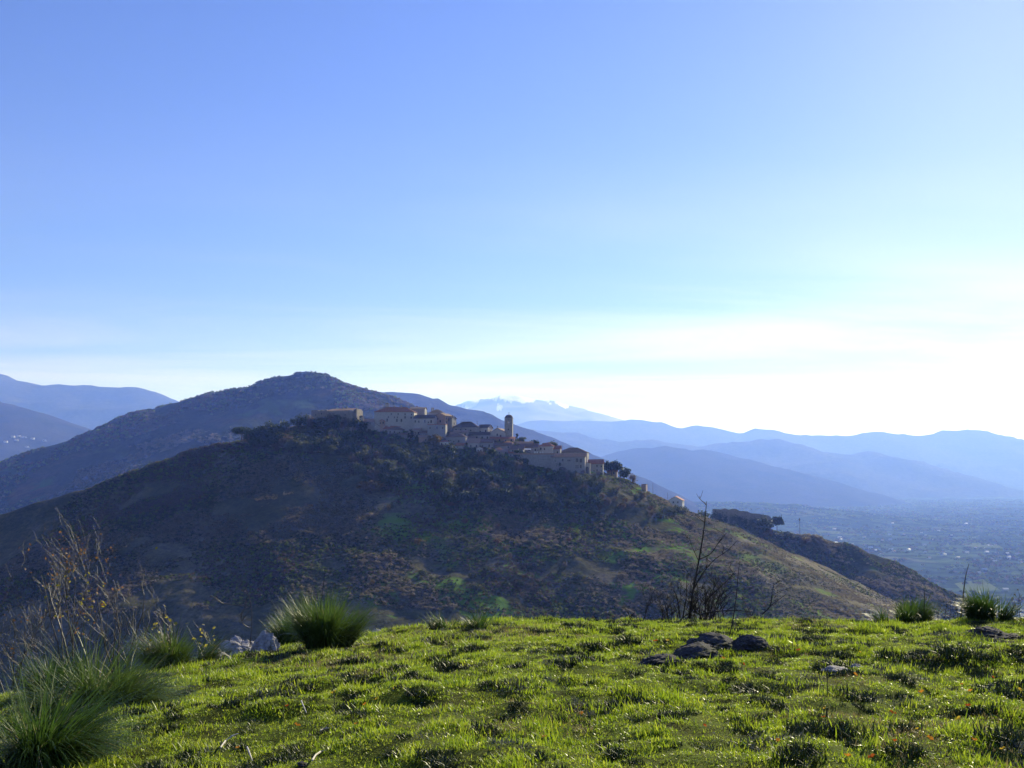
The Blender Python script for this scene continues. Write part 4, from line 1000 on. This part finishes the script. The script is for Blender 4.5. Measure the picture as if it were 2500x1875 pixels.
for i, (px, py) in enumerate(vh):
    g = ground_far(px, py)
    s = r_.uniform(9, 14) if i < 20 else r_.uniform(7, 11)
    ob = put('valley_house', None, loc=tuple(g), label='', category='house', group='pale houses on the valley floor')
    bright = i < 20 or r_.random() < .35
    ob['label'] = 'tiny %s roofed house on the valley floor, %s' % ('white' if bright else 'tan', 'near the lower spur' if px < 2150 else 'above the spiky tussock' if px < 2310 else 'above the right edge tussock')
    ob.scale = (s, s, s * .8); ob.rotation_euler = (0, 0, r_.uniform(-.6, .6))
    put('wall', HWM, ob); put('roof', HRM[1 if bright else 0], ob)
for px, py in ((46, 1066), (55, 1069), (61, 1069), (109, 1077), (32, 1067), (40, 1076), (80, 1072), (14, 1080), (66, 1092)):
    g = march(z_leftmid, px, py, 3300, 7000, 1500)
    if g is None: continue
    ob = put('slope_house', None, loc=tuple(g), label='tiny white house on the hazy slope at the left edge', category='house', group='white houses on the left slope'); ob.scale = (20, 20, 14); ob.rotation_euler = (0, 0, r_.uniform(-.5, .5))
    put('wall', HWM, ob); put('roof', HRM[0], ob)
# ------------------------------------------------------------------ foreground
def ribbons(base, az, theta0, curv, L, W, seg, wind=(0, 0), twist=None):
    """grass blades as tapering ribbons; all arguments are arrays over the blades"""
    n = len(az); P = base.astype(float).copy(); out = []
    side = np.stack([-np.sin(az), np.cos(az), np.zeros(n)], -1)
    if twist is not None: side = side * np.cos(twist)[:, None] + np.stack([np.cos(az), np.sin(az), np.zeros(n)], -1) * np.sin(twist)[:, None]
    for s in range(seg + 1):
        t = s / seg
        w = (W * (1 - t) ** .7 + .0004)[:, None] * .5
        out.append(P - side * w); out.append(P + side * w)
        th = np.minimum(theta0 + curv * t, 2.6); st = (L / seg)[:, None]
        d = np.stack([np.sin(th) * np.cos(az) + wind[0] * t, np.sin(th) * np.sin(az) + wind[1] * t, np.cos(th)], -1)
        d /= np.linalg.norm(d, axis=1)[:, None]
        P = P + d * st
    V = np.stack(out, 1)                                       # n, 2*(seg+1), 3
    k = 2 * (seg + 1); b = (np.arange(n) * k)[:, None]
    Fc = np.concatenate([np.stack([b[:, 0] + 2 * s, b[:, 0] + 2 * s + 1, b[:, 0] + 2 * s + 3, b[:, 0] + 2 * s + 2], -1) for s in range(seg)], 0)
    return V.reshape(-1, 3), Fc
G_blade = leafy('meadow_grass', [(0.18, 0.27, 0.014), (0.29, 0.39, 0.02), (0.42, 0.46, 0.05)], .55, .4, .4, 2.0)
G_blade_dry = leafy('dry_grass', [(0.20, 0.17, 0.06), (0.30, 0.24, 0.11)], .4, .5, .3, 2.0)
G_blade_dark = leafy('dark_tuft', [(0.014, 0.026, 0.009), (0.03, 0.05, 0.013)], .15, .5, .3, 3.0)
G_weed = leafy('grey_weed', [(0.07, 0.085, 0.06), (0.12, 0.13, 0.10)], .25, .6, .3, 3.0)
def clump(name, mat, seed, n, rad, h0, h1, w, lean=.5):
    r = np.random.default_rng(seed)
    a = r.uniform(0, 6.28, n); rr_ = rad * np.sqrt(r.uniform(0, 1, n))
    base = np.stack([rr_ * np.cos(a), rr_ * np.sin(a), np.full(n, -.008)], -1)
    V, Fc = ribbons(base, r.uniform(0, 6.28, n), np.abs(r.normal(0, lean, n)), r.uniform(.1, 1.2, n), r.uniform(h0, h1, n), w * r.uniform(.7, 1.3, n), 2)
    return mesh(name, V, Fc, mat)
GP = [clump('grass', G_blade, 60 + i, 16, .055, .011, .029, .0058, .85) for i in range(5)] + [clump('grass', G_blade_dry, 70 + i, 10, .05, .015, .045, .005, .9) for i in range(2)] + \
     [clump('grass', G_weed, 75, 14, .05, .015, .04, .009, .9)] + [clump('grass', G_blade, 76, 16, .06, .03, .065, .006, .7)]
GP += [clump('grass', G_blade_dark, 80 + i, 26, .05, .02, .052, .0065, .75) for i in range(3)]
def lawn():
    r = np.random.default_rng(5); n = 330000
    Y = np.sqrt(r.uniform(4.2 ** 2, 25.0 ** 2, n)); X = r.uniform(-1, 1, n) * (.57 * Y + 1.0)
    big = fbm(X * .9, Y * .9, 4, 91); small = fbm(X * 4.5, Y * 4.5, 3, 95)
    keep = r.uniform(0, 1, n) < np.clip(.88 + .6 * big + .45 * small, .5, 1)
    X, Y, big, small = X[keep], Y[keep], big[keep], small[keep]; n = len(X)
    Z = z_meadow(X, Y)
    s = np.clip(1.0 + .6 * big + .6 * small, .72, 1.7) * r.uniform(.75, 1.25, n) * (1 + Y / 60)
    pick = r.integers(0, 5, n)
    dry = fbm(X * .7 + 40, Y * .7, 4, 99)
    pick = np.where((dry > .22) & (r.uniform(0, 1, n) < .45), 5 + r.integers(0, 2, n), pick)
    weed = fbm(X * 2.0 + 11, Y * 2.0, 3, 103)
    pick = np.where((weed > .36) & (r.uniform(0, 1, n) < .6), 7, pick)
    pick = np.where((small > .30) & (r.uniform(0, 1, n) < .35), 8, pick)
    tuf = fbm(X * 4.6 + 70, Y * 4.6, 2, 111)
    pick = np.where((tuf > .29) & (r.uniform(0, 1, n) < .8), 9 + r.integers(0, 3, n), pick)
    rot = np.stack([r.normal(0, .12, n), r.normal(0, .12, n), r.uniform(0, 6.28, n)], -1)
    scatter('meadow_grass', np.stack([X, Y, Z], -1), rot, np.stack([s, s, s * r.uniform(.7, 1.2, n)], -1), pick, GP, 'short sunlit green grass covering the meadow')
lawn()
# darker tufts standing in the turf
TM = [clump('grass_tuft', G_blade_dark, 200 + i, 320, .12, .03, .10, .0075, .75) for i in range(4)]
tufts = [(1068, 1575, 1), (1187, 1628, .8), (1440, 1610, .9), (1250, 1672, .8), (1430, 1575, .6), (1500, 1690, .8), (1640, 1730, .7), (1838, 1685, 1.2), (1710, 1835, 1.0), (1950, 1850, 1.1), (2075, 1700, 1.3), (2100, 1800, 1.3),
         (2430, 1690, 1.3), (2450, 1800, 1.4), (2340, 1596, 1.4), (2370, 1575, .9), (2255, 1605, 1.0), (2175, 1600, 1.1), (2052, 1625, 1.2), (1530, 1840, .9), (1290, 1850, .8), (1100, 1862, .9), (955, 1770, .7),
         (870, 1745, .8), (1030, 1690, .8), (885, 1668, .9), (830, 1700, .5), (1170, 1665, .5), (700, 1690, .6), (640, 1720, .6), (600, 1790, .7), (730, 1830, .8), (1350, 1760, .8), (1560, 1760, .7), (1790, 1760, .8),
         (1905, 1560, .8), (2000, 1560, .8), (2240, 1540, .7), (2110, 1548, .8), (2300, 1850, 1.0), (2210, 1830, .9), (1640, 1640, .7), (1720, 1640, .7), (1330, 1585, .6), (1560, 1545, .5), (2480, 1590, 1.0), (980, 1835, .7), (1180, 1780, .8), (2200, 1660, .8), (2150, 1650, .7)]
for px, py, s in tufts:
    p = on_meadow(px, py); s = s * (.75 + p[1] / 30)
    o = put('grass_tuft', random.choice(TM), loc=(p[0], p[1], p[2] - .015), label='%s dark grass tuft in the meadow, %s' % ('large' if s > 1.2 else 'small', ('on the near slope' if py > 1740 else 'in the middle distance' if py > 1620 else 'near the crest') + (' at the left' if px < 1000 else ' below the dark rocks' if px < 1900 else ' at the right')), category='grass tuft', group='dark grass tufts in the meadow')
    o.scale = (s * random.uniform(1.0, 1.5), s * random.uniform(.9, 1.3), s * random.uniform(.75, 1.1)); o.rotation_euler = (0, 0, random.uniform(0, 6.28))
# big tussocks
G_tus = leafy('tussock_green', [(0.035, 0.075, 0.014), (0.06, 0.115, 0.02), (0.09, 0.14, 0.03)], .4, .45, .2, 1.2)
G_straw = leafy('tussock_straw', [(0.22, 0.20, 0.10), (0.34, 0.30, 0.17)], .35, .4, .35, 1.2)
def tussock(px, base, wpx, hpx, n, label, seed, wind=(0, 0), droop=1.0, straw=.12, p=None):
    r = np.random.default_rng(seed)
    if p is None: p = on_meadow(px, base)
    k = p[1] / F; w = wpx * k; h = hpx * k
    root = put('grass_tussock', None, loc=(p[0], p[1], p[2] - .03), label=label, category='tussock', group='tall grass tussocks')
    K = 9                                           # a tussock is several crowns of leaves grown together
    kc = np.stack([w * .16 * r.normal(0, 1, K), w * .13 * r.normal(0, 1, K)], -1); kt = r.normal(0, .22, (K, 2)); kh = r.uniform(.72, 1.15, K)
    def blades(m, l0, l1, wd):
        ki = r.integers(0, K, m)
        a = r.uniform(0, 6.28, m); rr_ = w * .09 * np.sqrt(r.uniform(0, 1, m))
        base = np.stack([kc[ki, 0] + rr_ * np.cos(a), kc[ki, 1] + rr_ * np.sin(a), np.zeros(m)], -1)
        ox = np.cos(a) * .5 + kt[ki, 0] + kc[ki, 0] / (w * .25); oy = np.sin(a) * .5 + kt[ki, 1] + kc[ki, 1] / (w * .25)
        az = np.arctan2(oy, ox) + r.normal(0, .45, m); L = h * kh[ki] * r.uniform(l0, l1, m) * r.uniform(.75, 1.1, m)
        th = np.abs(r.normal(0, .18, m)) + .20 * np.hypot(ox, oy) * droop
        return ribbons(base, az, th, r.gamma(3.0, .42, m) * droop, L, wd * r.uniform(.6, 1.5, m), 7, wind, r.uniform(-.8, .8, m))
    wd = .0066 + .00045 * p[1]; n = int(n * .7)
    V, Fc = blades(n, .7, 1.5, wd); put('green_blades', mesh('green_blades', V, Fc, G_tus), root)
    V, Fc = blades(int(n * straw * .4), .8, 1.35, wd * .8); put('dry_blades', mesh('dry_blades', V, Fc, G_straw), root)
    V, Fc = blades(int(n * .45), .25, .6, wd * 1.4); put('dark_base', mesh('dark_base', V, Fc, G_blade_dark), root)  # short, wide, dark green blades around the base
    return root
tussock(85, 1888, 340, 215, 4200, 'largest green tussock in the bottom left corner', 1, (.5, -.15), 1.6, .10)
tussock(255, 1742, 300, 155, 3800, 'drooping green tussock second from the bottom left corner', 2, (.6, -.15), 1.6, .09)
tussock(130, 1690, 160, 90, 1500, 'lower green tussock behind the drooping one at the left', 12, (.2, 0), 1.1, .06)
tussock(430, 1632, 130, 85, 2200, 'dark green tussock left of the pale stones', 3, (.15, 0), 1.0, .08)
tussock(800, 1580, 150, 112, 4200, 'bushy green tussock casting a long shadow left of centre', 4, (.16, 0), .75, .04)
tussock(712, 1578, 100, 76, 2000, 'smaller tussock with dry tips left of the bushy one', 5, (-.12, 0), .8, .12)
tussock(2212, 1512, 150, 50, 2200, 'low spiky tussock on the crest at the right', 6, (0, 0), .8, .04)
tussock(2405, 1514, 150, 60, 2600, 'spiky tussock on the crest near the right edge', 7, (.05, 0), .8, .05)
tussock(1090, 1536, 90, 42, 260, 'thin sparse tussock on the crest left of centre', 8, (0, 0), .9, .5)
tussock(1165, 1534, 80, 44, 260, 'thin sparse tussock on the crest right of the other thin one', 9, (0, 0), .9, .5)
# rocks
from mathutils import noise as mnoise
import bmesh
def rock_mat():
    m, nt, b = new_mat('limestone'); b.inputs['Roughness'].default_value = .9
    n = noise_node(nt, 9, 8, .7); f = noise_node(nt, 45, 5, .7)
    c = ramp(nt, n, [(.32, (.028, .026, .03)), (.5, (.065, .06, .065)), (.72, (.17, .155, .16))])
    c = mixc(nt, ramp(nt, noise_node(nt, 3.5, 5, .6), [(.52, (0, 0, 0)), (.62, (1, 1, 1))]), c, (.07, .075, .04))
    nt.links.new(c, b.inputs['Base Color']); bump(nt, b, f, .8, .02)
    return m
M_rock = rock_mat()
M_pale_rock = simple('pale_limestone', (.20, .185, .18), (.46, .43, .42), 7, .85, (.8, .03), detail=8)
def rock(px, base, wpx, hpx, label, seed, rz=0, depth=.8, tilt=0, group=None, name='rock', mat=None):
    p = on_meadow(px, base); k = p[1] / F
    bm = bmesh.new(); bmesh.ops.create_icosphere(bm, subdivisions=5 if wpx > 60 else 3, radius=.5)
    off = Vector((seed * 3.1, seed * 1.7, 0))
    for v in bm.verts:
        c = v.co.copy(); q = c * 2.1 + off
        d = mnoise.fractal(q, .9, 2.2, 5) * .22 + abs(mnoise.noise(c * 3.4 + off)) * -.30 + (.12 - abs(mnoise.noise(c * 8.0 + off)) * .22) * .6 + mnoise.fractal(q * 5, .6, 2.0, 5) * .085
        v.co = c * (1 + d * 1.9)
        for nrm, lim in ((Vector((.2, -.5, .85)), .33), (Vector((-.75, -.3, .5)), .36), (Vector((.8, -.2, .4)), .38)):
            nn = nrm.normalized(); e = v.co.dot(nn) - lim
            if e > 0: v.co -= nn * e * .75
    me = bpy.data.meshes.new('rock'); bm.to_mesh(me); bm.free(); me.materials.append(mat or M_rock)
    o = put(name, me, loc=(p[0], p[1] + wpx * k * depth * .3, p[2] + hpx * k * .06), label=label, category='rock')
    if group: o['group'] = group
    o.scale = (wpx * k * 1.12, wpx * k * depth, hpx * k * 1.2); o.rotation_euler = (0, tilt, rz)
    return o
rock(1690, 1612, 130, 44, 'broken dark rock in front of the tallest one in the meadow', 1, .25, .6, -.22)
rock(1612, 1622, 100, 26, 'low dark rock sinking into the grass left of the group', 21, .1, .6, -.15)
rock(1738, 1590, 120, 50, 'tallest dark rock of the group in the meadow', 2, .1, .6, -.05)
rock(1838, 1588, 90, 46, 'dark pointed rock right of the tallest one in the meadow', 3, -.2, .7, .1)
rock(1905, 1565, 30, 18, 'small stone right of the dark rock group', 4)
rock(2420, 1556, 90, 34, 'rounded dark rock near the right edge', 5, 0, .7)
rock(2470, 1562, 70, 20, 'flat stone at the right edge beside the rounded rock', 6, 0, .8)
rock(2050, 1642, 60, 16, 'flat pale stone in the grass at the right', 7, mat=M_pale_rock)
rock(2095, 1632, 30, 14, 'small pale stone beside the flat pale one', 8, mat=M_pale_rock)
rock(572, 1600, 90, 60, 'dark boulder left of the tussock with dry tips', 9, .2, mat=M_pale_rock)
rock(640, 1594, 66, 64, 'pale stone leaning on the tussock with dry tips', 10, -.3, mat=M_pale_rock)
rock(520, 1614, 60, 40, 'grey stone left end of the stone row', 11, mat=M_pale_rock)
rock(545, 1590, 34, 30, 'small pale stone behind the dark boulder', 12, mat=M_pale_rock)
rock(632, 1592, 36, 22, 'small low stone before the pale leaning stone', 13, mat=M_pale_rock)
rock(498, 1612, 26, 18, 'tiny stone by the dark green tussock', 14, mat=M_pale_rock)
rock(918, 1538, 24, 16, 'small stone on the crest right of the bushy tussock', 15, mat=M_pale_rock)
rock(735, 1872, 26, 14, 'little violet stone at the bottom edge', 16)
# bare shrubs
M_twig = simple('twig_bark', (0.03, 0.023, 0.02), (0.095, 0.078, 0.068), 14, .5, spec=.4)
M_twig_dark = simple('burnt_twig', (0.018, 0.015, 0.014), (0.04, 0.033, 0.03), 14, .7)
G_sl = leafy('shrub_leaf_russet', [(0.20, 0.09, 0.035), (0.26, 0.13, 0.05)], .45, .5, .3, 2)
G_sy = leafy('shrub_leaf_yellow', [(0.30, 0.27, 0.03), (0.36, 0.30, 0.05)], .55, .5, .3, 2)
MINR = .0026
def grow(m, r, p, d, L, rad, lvl, tips):
    n = 5; pts = [np.array(p)]; rads = [rad]
    d = np.array(d, float)
    for i in range(n):
        d = d + np.array([r.gauss(0, .16), r.gauss(0, .16), r.gauss(.03, .10)]); d /= np.linalg.norm(d)
        pts.append(pts[-1] + d * L / n); rads.append(max(rad * (1 - .7 * (i + 1) / n), MINR * .62))
    m.tube(pts, rads, 5 if rad > .004 else 3, cap=False)
    tips.append(pts[-1])
    if lvl <= 0: return
    for j in range(r.choice((3, 4, 5)) if lvl > 1 else r.choice((2, 3, 4))):
        i = r.randint(1, n); a = r.uniform(0, 6.28)
        nd = d * .75 + np.array([math.cos(a), math.sin(a), r.uniform(.0, .7)]) * .75; nd /= np.linalg.norm(nd)
        grow(m, r, pts[i], nd, L * r.uniform(.38, .65), max(rads[i] * .62, MINR), lvl - 1, tips)
def shrub(name, px, base, hpx, stems, seed, label, mat, spread=.45, leaves=None, p=None, lvl=3, rad=.019):
    r = random.Random(seed)
    if p is None: p = on_meadow(px, base)
    k = p[1] / F; h = hpx * k
    root = put(name, None, loc=tuple(p), label=label, category='shrub')
    m = MB(); tips = []
    for i in range(stems):
        a = r.uniform(0, 6.28); l = r.uniform(.1, spread)
        grow(m, r, (math.cos(a) * .08, math.sin(a) * .08, -.05), (math.cos(a) * l, math.sin(a) * l, 1), h * r.uniform(.6, .9), rad * r.uniform(.6, 1), lvl, tips)
    put('branches', m.mesh('branches', mat, True), root)
    if leaves:
        rn = np.random.default_rng(seed); T = np.array(tips)
        for nm, mt, frac, c, sp in leaves:
            if c is not None:
                dd = np.linalg.norm((T - np.array(c) * h) / h, axis=1); cand = T[dd < sp]
            else: cand = T
            if len(cand) == 0: continue
            C = cand[rn.integers(0, len(cand), int(len(T) * frac))] + rn.normal(0, .03, (int(len(T) * frac), 3))
            V, Fc = quads_at(C, .045, rn, 1.2); put(nm, mesh(nm, V, Fc, mt), root)
    return root
shrub('bare_shrub', 165, 1640, 330, 7, 21, 'bare shrub with russet and yellow leaves at the left', M_twig, .5, [('russet_leaves', G_sl, .35, (0.1, 0, .75), .42), ('yellow_leaves', G_sy, .16, (.05, 0, .6), .25)], lvl=3)
shrub('bare_shrub', 25, 1665, 280, 6, 22, 'bare twiggy shrub cut by the left edge', M_twig, .5, [('russet_leaves', G_sl, .08, None, 0)], lvl=3)
shrub('bare_shrub', 290, 1625, 250, 5, 23, 'thin bare shrub leaning out above the drooping tussock', M_twig, .6, [('yellow_leaves', G_sy, .03, None, 0)], lvl=2)
shrub('bare_shrub', 420, 1560, 110, 5, 24, 'low bare shrub behind the dark green tussock', M_twig, .5, [('yellow_leaves', G_sy, .10, None, 0)], lvl=3, rad=.006)
shrub('bare_shrub', 515, 1580, 70, 4, 25, 'tiny twiggy shrub with yellow leaves by the stone row', M_twig, .7, [('yellow_leaves', G_sy, .35, None, 0)], lvl=2, rad=.005)
def traced(name, stems, Y, label, mat, extra=0, seed=1, base=None, cat='shrub', lvl=2, hpx=120):
    """a shrub whose main stems follow given bends, each leaning its own way in depth"""
    r = random.Random(seed)
    b = base or stems[0][0][0]
    o = at(b[0], b[1], Y)
    root = put(name, None, loc=tuple(o), label=label, category=cat)
    m = MB(); tips = []
    for pts, r0, r1 in stems:
        drift = r.uniform(-.5, .5); P = []; n = len(pts)
        for i, q in enumerate(pts): P.append(at(q[0], q[1], Y + drift * i / max(1, n - 1)) - o)
        S = []                                     # smooth the bends
        for i in range(n - 1):
            for t in (0, .33, .66):
                p0, p1, p2, p3 = P[max(i - 1, 0)], P[i], P[i + 1], P[min(i + 2, n - 1)]
                S.append(.5 * (2 * p1 + (p2 - p0) * t + (2 * p0 - 5 * p1 + 4 * p2 - p3) * t * t + (3 * p1 - p0 - 3 * p2 + p3) * t ** 3))
        S.append(P[-1])
        m.tube(S, [r0 + (r1 - r0) * i / (len(S) - 1) for i in range(len(S))], 6, cap=False)
        for i in range(2, len(S), 3):
            if r.random() < .75 and lvl > 0:
                a = r.uniform(0, 6.28); d = np.array([math.cos(a), math.sin(a) * .6, r.uniform(.2, .9)]); d /= np.linalg.norm(d)
                grow(m, r, S[i], d, r.uniform(.12, .35), max(r0 * .4, MINR), 1, tips)
    for i in range(extra):
        a = r.uniform(0, 6.28); x = r.gauss(0, .38)
        grow(m, r, (x, r.uniform(-.2, .3), -.1), (math.cos(a) * .4, math.sin(a) * .4, 1), hpx * Y / F * r.uniform(.45, 1.0), r.uniform(.009, .016), lvl, tips)
    put('branches', m.mesh('branches', mat, True), root)
    return root
MINR = .0055
traced('burnt_shrub', [([(1683, 1510), (1690, 1455), (1704, 1380), (1716, 1310), (1722, 1260), (1725, 1224)], .024, .005),
                       ([(1693, 1440), (1715, 1400), (1745, 1366), (1775, 1345), (1800, 1320)], .014, .004), ([(1705, 1366), (1735, 1352), (1757, 1320), (1773, 1302)], .011, .004),
                       ([(1704, 1366), (1690, 1335), (1683, 1312)], .009, .003), ([(1718, 1475), (1745, 1445), (1775, 1418), (1795, 1394)], .013, .004),
                       ([(1660, 1508), (1654, 1465), (1645, 1440)], .014, .005), ([(1667, 1508), (1675, 1460), (1677, 1400)], .012, .004),
                       ([(1722, 1508), (1722, 1460), (1720, 1430)], .014, .005), ([(1740, 1505), (1755, 1460), (1765, 1435)], .012, .004)],
       19.6, 'tall leafless burnt shrub on the crest right of centre', M_twig_dark, 28, 3, (1700, 1512), hpx=110)
traced('burnt_branch', [([(1712, 1500), (1740, 1494), (1790, 1490), (1835, 1494)], .016, .006), ([(1800, 1491), (1822, 1502)], .008, .004)], 19.0, 'dead branch lying along the crest beside the burnt shrub', M_twig_dark, 0, 4, None, 'branch', 0)
traced('burnt_sapling', [([(1860, 1500), (1880, 1480), (1886, 1440), (1890, 1425)], .013, .004), ([(1880, 1480), (1900, 1465), (1920, 1450)], .009, .004)], 19.4, 'small leafless sapling right of the burnt shrub', M_twig_dark, 0, 5, None, 'sapling', 1)
traced('dry_stalk', [([(1780, 1552), (1790, 1510), (1798, 1450), (1803, 1395), (1806, 1370)], .007, .003)], 12.0, 'single thin stalk rising behind the dark rocks', M_twig_dark, 0, 6, None, 'stalk', 0)
traced('dry_stalk', [([(2346, 1512), (2352, 1450), (2358, 1405), (2366, 1376)], .016, .004)], 19.3, 'thick dark stalk left of the right edge tussock', M_twig_dark, 0, 7, None, 'stalk', 0)
traced('dry_stalk', [([(2256, 1500), (2257, 1460), (2256, 1437)], .007, .004)], 19.3, 'short dark stalk in the low spiky tussock', M_twig_dark, 0, 8, None, 'stalk', 0)
traced('dry_stalk', [([(2306, 1508), (2311, 1470), (2300, 1444)], .006, .003)], 19.3, 'bent dark stalk between the two crest tussocks', M_twig_dark, 0, 9, None, 'stalk', 0)
traced('dry_stalk', [([(610, 1580), (615, 1510), (611, 1470), (606, 1450)], .007, .004)], 12.8, 'pale forked stalk behind the dark boulder', M_twig, 0, 10, None, 'stalk', 1)
traced('dry_stalk', [([(780, 1500), (788, 1440), (794, 1390)], .005, .003)], 13.6, 'thin dark stalk above the bushy tussock', M_twig_dark, 0, 11, None, 'stalk', 0)
traced('low_burnt_shrub', [([(1625, 1512), (1612, 1480), (1590, 1462)], .009, .003), ([(1575, 1510), (1580, 1475), (1598, 1455)], .008, .003), ([(1640, 1512), (1636, 1470), (1622, 1450)], .008, .003)], 19.8, 'low leafless twigs on the crest left of the burnt shrub', M_twig_dark, 4, 12, (1610, 1514), hpx=55)
# umbels with pale heads near the right edge
G_head = simple('seed_head', (0.35, 0.30, 0.24))
def umbel(px, base, top, label, seed):
    p = on_meadow(px, base); k = p[1] / F; h = (base - top) * k; r = random.Random(seed)
    root = put('dry_flower_stalk', None, loc=tuple(p), label=label, category='plant', group='dry flower stalks')
    m = MB(); q = MB()
    m.tube([(0, 0, -.02), (r.uniform(-.03, .03), 0, h * .5), (r.uniform(-.06, .06), 0, h)], [.004, .003, .002], 4, cap=False)
    for i in range(5):
        z = h * r.uniform(.45, 1); e = (r.uniform(-.1, .1), r.uniform(-.05, .05), z + r.uniform(.03, .08))
        m.tube([(0, 0, z - .05), e], [.0025, .0018], 3, cap=False)
        q.tube([(e[0], e[1], e[2] - .014), e, (e[0], e[1], e[2] + .014)], [.004, .017, .004], 6)
    put('stem', m.mesh('stem', M_twig_dark), root); put('seed_heads', q.mesh('seed_heads', G_head), root)
for i, (px, b, t) in enumerate(((2318, 1514, 1465), (2330, 1514, 1452), (2482, 1518, 1460), (2492, 1520, 1450), (2340, 1514, 1478), (2290, 1512, 1480), (2470, 1516, 1476))):
    umbel(px, b, t, 'dry flower stalk with round heads beside the right edge tussock', i)
# thin upright dry stems in the meadow
SM = []
for i in range(3):
    m = MB(); r = random.Random(300 + i)
    m.tube([(0, 0, -.02), (r.uniform(-.02, .02), 0, .1), (r.uniform(-.05, .05), r.uniform(-.02, .02), .24)], [.0028, .0022, .0012], 4, cap=False)
    for j in range(3): z = r.uniform(.08, .2); m.tube([(0, 0, z), (r.uniform(-.05, .05), r.uniform(-.03, .03), z + .06)], [.0016, .001], 3, cap=False)
    SM.append(m.mesh('dry_weed', M_twig))
for px, py, s in ((815, 1735, 1.1), (925, 1660, 1.2), (690, 1760, 1.0), (745, 1750, .8), (870, 1615, .8), (590, 1820, 1.1), (1090, 1720, .7), (1290, 1640, .8), (1450, 1650, .9), (1540, 1628, .9), (1935, 1590, 1.0), (2020, 1700, 1.3), (2025, 1640, 1.2), (1845, 1655, .9),
                  (1060, 1640, .8), (1275, 1610, .7), (1120, 1600, .7), (2430, 1580, 1.2), (1380, 1700, .8), (1690, 1700, .9), (2290, 1700, .8)):
    p = on_meadow(px, py); o = put('dry_weed', random.choice(SM), loc=tuple(p), label='thin upright dry stem in the meadow, ' + ('near' if py > 1690 else 'far') + (' left of the burnt shrub' if px < 1250 else ' below the dark rocks' if px < 1860 else ' at the right'), category='plant', group='thin dry stems in the meadow')
    s *= .7 + p[1] / 28; o.scale = (s, s, s); o.rotation_euler = (0, 0, random.uniform(0, 6.28))
# pale sticks lying in the grass
M_stick = simple('pale_stick', (0.42, 0.38, 0.32), (0.55, 0.50, 0.44), 20, .6)
for pts, lb in (([(538, 1838), (550, 1822), (566, 1810), (582, 1804)], 'curved pale stick lying in the grass at the lower left'), ([(762, 1872), (770, 1858), (782, 1850), (796, 1845)], 'bent pale twig at the bottom edge left of centre'),
                ([(603, 1838), (610, 1855), (616, 1872)], 'straight pale stick at the bottom edge beside the curved one'), ([(735, 1722), (748, 1752)], 'short pale straw left of centre'), ([(782, 1796), (792, 1792), (802, 1792)], 'tiny pale twig in the lower meadow')):
    P = [on_meadow(*q) + (0, 0, .035) for q in pts]; o = P[0]
    m = MB(); m.tube([q - o for q in P], [.006] * (len(P) - 1) + [.003], 6); put('dead_stick', m.mesh('dead_stick', M_stick), loc=tuple(o), label=lb, category='stick')
# fallen leaves
LM = []
for i, c in enumerate(((0.42, 0.10, 0.02), (0.50, 0.22, 0.03), (0.55, 0.38, 0.04))):
    m = MB(); z = .012
    m.add([(-.05, 0, z), (-.03, .025, z * 1.6), (0, .034, z * .8), (.03, .024, z * 2), (.055, 0, z), (.03, -.02, z * 2.4), (0, -.032, z * 1.2), (-.03, -.022, z * 2), (0, 0, 0)], [(0, 1, 8), (1, 2, 8), (2, 3, 8), (3, 4, 8), (4, 5, 8), (5, 6, 8), (6, 7, 8), (7, 0, 8)])
    LM.append(m.mesh('fallen_leaf', leafy('fallen_leaf_%s' % ('red', 'orange', 'yellow')[i], [c, c], .4)))
lv = [(2350, 1687), (2250, 1706), (2370, 1704), (2365, 1740), (2425, 1670), (2015, 1748), (2180, 1758), (2270, 1826), (2340, 1775), (2185, 1830), (2130, 1870), (2070, 1868), (2500 - 10, 1700), (2100, 1605), (2090, 1662), (1815, 1635), (1765, 1620), (1630, 1575), (1600, 1576),
      (890, 1736), (815, 1706), (960, 1700), (700, 1740), (580, 1845), (725, 1790), (920, 1722), (870, 1786), (1950, 1600), (1900, 1830), (1720, 1790), (1420, 1760), (1330, 1820), (2010, 1770), (2240, 1800), (2380, 1830), (2450, 1850)]
for px, py in lv:
    ci = random.randrange(3)
    p = on_meadow(px, py); o = put('fallen_leaf', LM[ci], loc=(p[0], p[1], p[2] + .045), label='fallen %s leaf caught in the meadow grass %s' % (('red', 'orange', 'yellow')[ci], ('at the lower ' if py > 1720 else 'farther up at the ') + ('left' if px < 1250 else 'right')), category='leaf', group='fallen leaves in the meadow')
    s = random.uniform(.3, .52) * (.6 + p[1] / 18); o.scale = (s, s * random.uniform(.7, 1.3), s * 1.6); o.rotation_euler = (random.uniform(-.6, .6), random.uniform(-.6, .6), random.uniform(0, 6.28))
# ------------------------------------------------------------------ haze
hz = MB(); hz.box(-30000, 30000, -5000, 40000, FLOOR - 61, 2150)
m_hz = bpy.data.materials.new('haze'); m_hz.use_nodes = True
nt = m_hz.node_tree; nt.nodes.clear()
pv = nt.nodes.new('ShaderNodeVolumePrincipled'); om = nt.nodes.new('ShaderNodeOutputMaterial')
pv.inputs['Color'].default_value = (0.155, 0.275, 0.93, 1)
pv.inputs['Absorption Color'].default_value = (1, 1, 1, 1)
pv.inputs['Density'].default_value = 1.1e-4
pv.inputs['Anisotropy'].default_value = 0.32
pv.inputs['Density Attribute'].default_value = ''
nt.links.new(pv.outputs[0], om.inputs['Volume'])
for k in ('homogeneous_volume',):
    try: setattr(m_hz.cycles, k, True)
    except Exception: pass
put('haze', hz.mesh('haze', m_hz), kind='stuff', label='thin blue haze filling the valley air')
